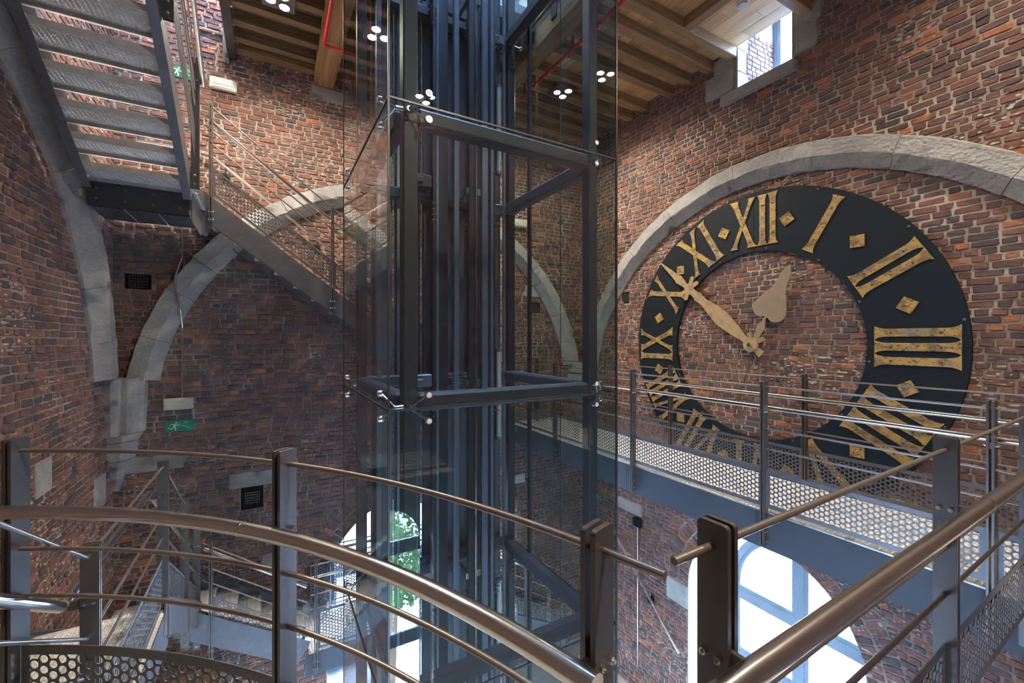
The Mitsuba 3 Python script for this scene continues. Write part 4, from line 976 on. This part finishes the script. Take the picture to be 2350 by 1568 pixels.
def vent(wall, c, h, w, hh, label):
    fn = WALLS[wall][0]; key = thing('vent', label, 'air vent', 'black wall vents')
    def b(*q):
        m = remap(box(*q), fn); return m if vol(m) > 0 else flipped(m)
    put('recess_shade', cat([b(c - w / 2, c + w / 2, h - hh / 2, h + hh / 2, -0.02, 0.002)]), 'm_black', key)  # flat black plate; the shade of the vent depth is painted as black
    gw, gh = min(w, 0.17) / 2, min(hh, 0.15) / 2
    lines = [b(c + s * gw / 3 * 1 - 0.0015, c + s * gw / 3 + 0.0015, h - gh, h + gh, 0.002, 0.008) for s in (-3, -2, -1, 0, 1, 2, 3)] + [b(c - gw, c + gw, h + s * gh / 2 - 0.0015, h + s * gh / 2 + 0.0015, 0.002, 0.008) for s in (-2, -1, 0, 1, 2)]
    put('grille', cat(lines), 'm_rod', key)
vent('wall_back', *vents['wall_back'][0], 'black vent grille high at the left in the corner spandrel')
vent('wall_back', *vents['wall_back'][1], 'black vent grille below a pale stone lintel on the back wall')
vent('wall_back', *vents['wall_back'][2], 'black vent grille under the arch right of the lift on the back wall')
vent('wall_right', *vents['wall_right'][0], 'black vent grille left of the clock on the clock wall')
def emergency_light(x, z, label, conduit):
    k = thing('emergency_light', label, 'emergency light', 'emergency lights on the back wall')
    put('housing', box(x - 0.155, x + 0.155, YB - 0.075, YB - 0.01, z - 0.075, z + 0.075, 0.008), 'm_white', k)
    put('lens', box(x - 0.125, x + 0.14, YB - 0.082, YB - 0.07, z - 0.055, z + 0.055, 0.004), 'm_lens', k)
    put('tube', box(x - 0.11, x + 0.12, YB - 0.086, YB - 0.078, z - 0.018, z - 0.004, 0.002), 'm_sign_white', k)
    put('indicator', box(x - 0.148, x - 0.138, YB - 0.08, YB - 0.07, z - 0.012, z - 0.002), 'm_led', k)
    if conduit:
        k2 = thing('conduit', conduit[0], 'conduit')
        put('pipe', tube(smoothpath(conduit[1], 0.05), 0.011, 10), 'm_chrome', k2, smooth=50)
        for p in conduit[2]: put('clip', box(p[0] - 0.028, p[0] + 0.028, YB - 0.028, YB - 0.008, p[1] - 0.008, p[1] + 0.008), 'm_white', k2)
emergency_light(-1.035, 0.735, 'white emergency light above the green exit sign', ('thin metal conduit running up from the white emergency light across the stone arch', [(-1.0, YB - 0.03, 0.81), (-1.0, YB - 0.03, 1.75), (-1.0, YB - 0.17, 1.95), (-1.06, YB - 0.18, 2.35), (-1.0, YB - 0.03, 2.65), (-1.0, YB - 0.03, 3.05)], [(-1.0, 0.95), (-1.0, 1.3), (-1.0, 1.65), (-1.0, 2.75)]))
emergency_light(4.15, 3.79, 'white emergency light seen through the lift glass below the steel beam', None)
emergency_light(4.10, -1.09, 'white emergency light seen through the lift glass below the walkway', ('thin conduit above the lower emergency light behind the lift', [(4.02, YB - 0.03, -1.0), (4.02, YB - 0.03, -0.4)], []))
emergency_light(-0.55, 5.05, 'white emergency light near the top behind the stair railing', ('pair of pale conduits bending along the back wall near the top', [(-0.85, YB - 0.03, 5.1), (-0.85, YB - 0.03, 5.75), (-0.5, YB - 0.03, 5.75), (0.2, YB - 0.03, 5.75)], []))
def exit_sign(fn_map, label, full=True):
    k = thing('exit_sign', label, 'sign', 'green exit signs')
    def sol(poly, a, b):
        m = remap(extrude(poly, b - a), lambda x, y, z: fn_map(x, y, z + a)); return m if vol(m) > 0 else flipped(m)
    put('board', sol(sbox(0, 0, 2, 1), 0.0, 0.006), 'm_green', k)
    L = lambda pts, w: LineString(pts).buffer(w, cap_style=2, join_style=2)
    man = unary_union([Point(0.75, 0.80).buffer(0.075), L([(0.66, 0.68), (0.60, 0.42)], 0.075), L([(0.60, 0.44), (0.72, 0.30), (0.68, 0.08)], 0.042), L([(0.58, 0.44), (0.44, 0.24), (0.28, 0.34), (0.22, 0.42)], 0.04),
                       L([(0.68, 0.66), (0.42, 0.70), (0.30, 0.56)], 0.032), L([(0.68, 0.66), (0.86, 0.54), (0.98, 0.66)], 0.032)])
    put('pictogram', sol(man, 0.006, 0.0085), 'm_sign_white', k, label='white running figure')
    arrow = unary_union([L([(1.25, 0.77), (1.54, 0.77)], 0.02), L([(1.42, 0.90), (1.56, 0.77), (1.42, 0.64)], 0.02)])
    put('arrow', sol(arrow, 0.006, 0.0085), 'm_sign_white', k, label='white arrow')
    st = [(1.04, 0.55)]
    for q in range(5): st += [(st[-1][0] + 0.08, st[-1][1]), (st[-1][0] + 0.08, st[-1][1] - 0.06)] if False else [(st[-1][0] + 0.12, st[-1][1]), (st[-1][0] + 0.14, st[-1][1] - 0.065)]
    put('steps', sol(L(st + [(1.80, st[-1][1])], 0.024), 0.006, 0.0085), 'm_sign_white', k, label='white line of steps')
exit_sign(lambda x, y, z: np.stack([-1.18 + x * 0.153, YB - 0.012 - z, 0.365 + y * 0.148], -1), 'green exit sign with a white running figure, arrow and stairs below the emergency light')
exit_sign(lambda x, y, z: np.stack([XR - 0.012 - z, 6.58 - x * 0.12, -1.62 + y * 0.13], -1), 'small green exit sign on the clock wall seen through the lift glass')
exit_sign(lambda x, y, z: np.stack([-1.15 + x * 0.15, YB - 0.012 - z, 5.02 + y * 0.15], -1), 'green exit sign at the top left seen between the stair treads')
cw = thing('conduit', 'thin vertical pipe on the clock wall beside the low arched window', 'conduit')
put('pipe', tube([(XR - 0.03, 5.42, -1.7), (XR - 0.03, 5.42, -4.2)], 0.012, 10), 'm_chrome', cw, smooth=50)
put('box', box(XR - 0.07, XR - 0.005, 5.33, 5.50, -1.72, -1.58, 0.006), 'm_black', cw)
hr2 = thing('wall_handrail', 'slim steel handrail sloping down the clock wall beside the low arched window', 'handrail')
put('tube', tube([(XR - 0.09, 5.95, -2.0), (XR - 0.09, 4.5, -3.35)], 0.02, 12), 'm_inox', hr2, smooth=50)
for yv, zv in ((5.1, -2.79),): put('bracket', box(XR - 0.09, XR - 0.005, yv - 0.04, yv + 0.04, zv - 0.1, zv - 0.02), 'm_black', hr2)

# ------------------------------------------------------------------ trees outside the near window (mirrored in the glass)
def tree(c, h, seed, label):
    q = np.random.default_rng(seed); k = thing('tree', label, 'tree')
    put('trunk', tube([(c[0], c[1], -9.0), (c[0] + 0.1, c[1], -6.0), (c[0], c[1] - 0.1, h - 1.0)], 0.14, 8), 'm_beam', k, tone=(0.3, 0))
    n = 6500
    d = q.normal(size=(n, 3)); d /= np.linalg.norm(d, axis=1, keepdims=True)
    cen = np.array([c[0], c[1], h - 2.2]) + d * (q.uniform(0.35, 1, n) ** 0.4)[:, None] * [2.1, 1.6, 2.6]
    a = q.normal(size=(n, 3)); a /= np.linalg.norm(a, axis=1, keepdims=True); b = np.cross(a, q.normal(size=(n, 3))); b /= np.linalg.norm(b, axis=1, keepdims=True)
    s = q.uniform(0.06, 0.12, n)[:, None]
    V = np.stack([cen - a * s, cen + b * s * 0.5, cen + a * s, cen - b * s * 0.5], 1).reshape(-1, 3)
    F = np.concatenate([np.array([[0, 1, 2], [0, 2, 3]]) + 4 * i for i in range(n)])
    put('foliage', TM(V, F), 'm_leaf', k, tone=np.repeat(np.stack([q.uniform(0, 1, n), q.uniform(0, 1, n)], -1), 4, 0), kind='stuff')
tree((2.9, -6.6, ), -1.2, 1, 'leafy green tree outside mirrored in the lower lift glass, front one')
tree((7.4, -8.6, ), -1.0, 2, 'leafy green tree outside mirrored in the lower lift glass, farther one')
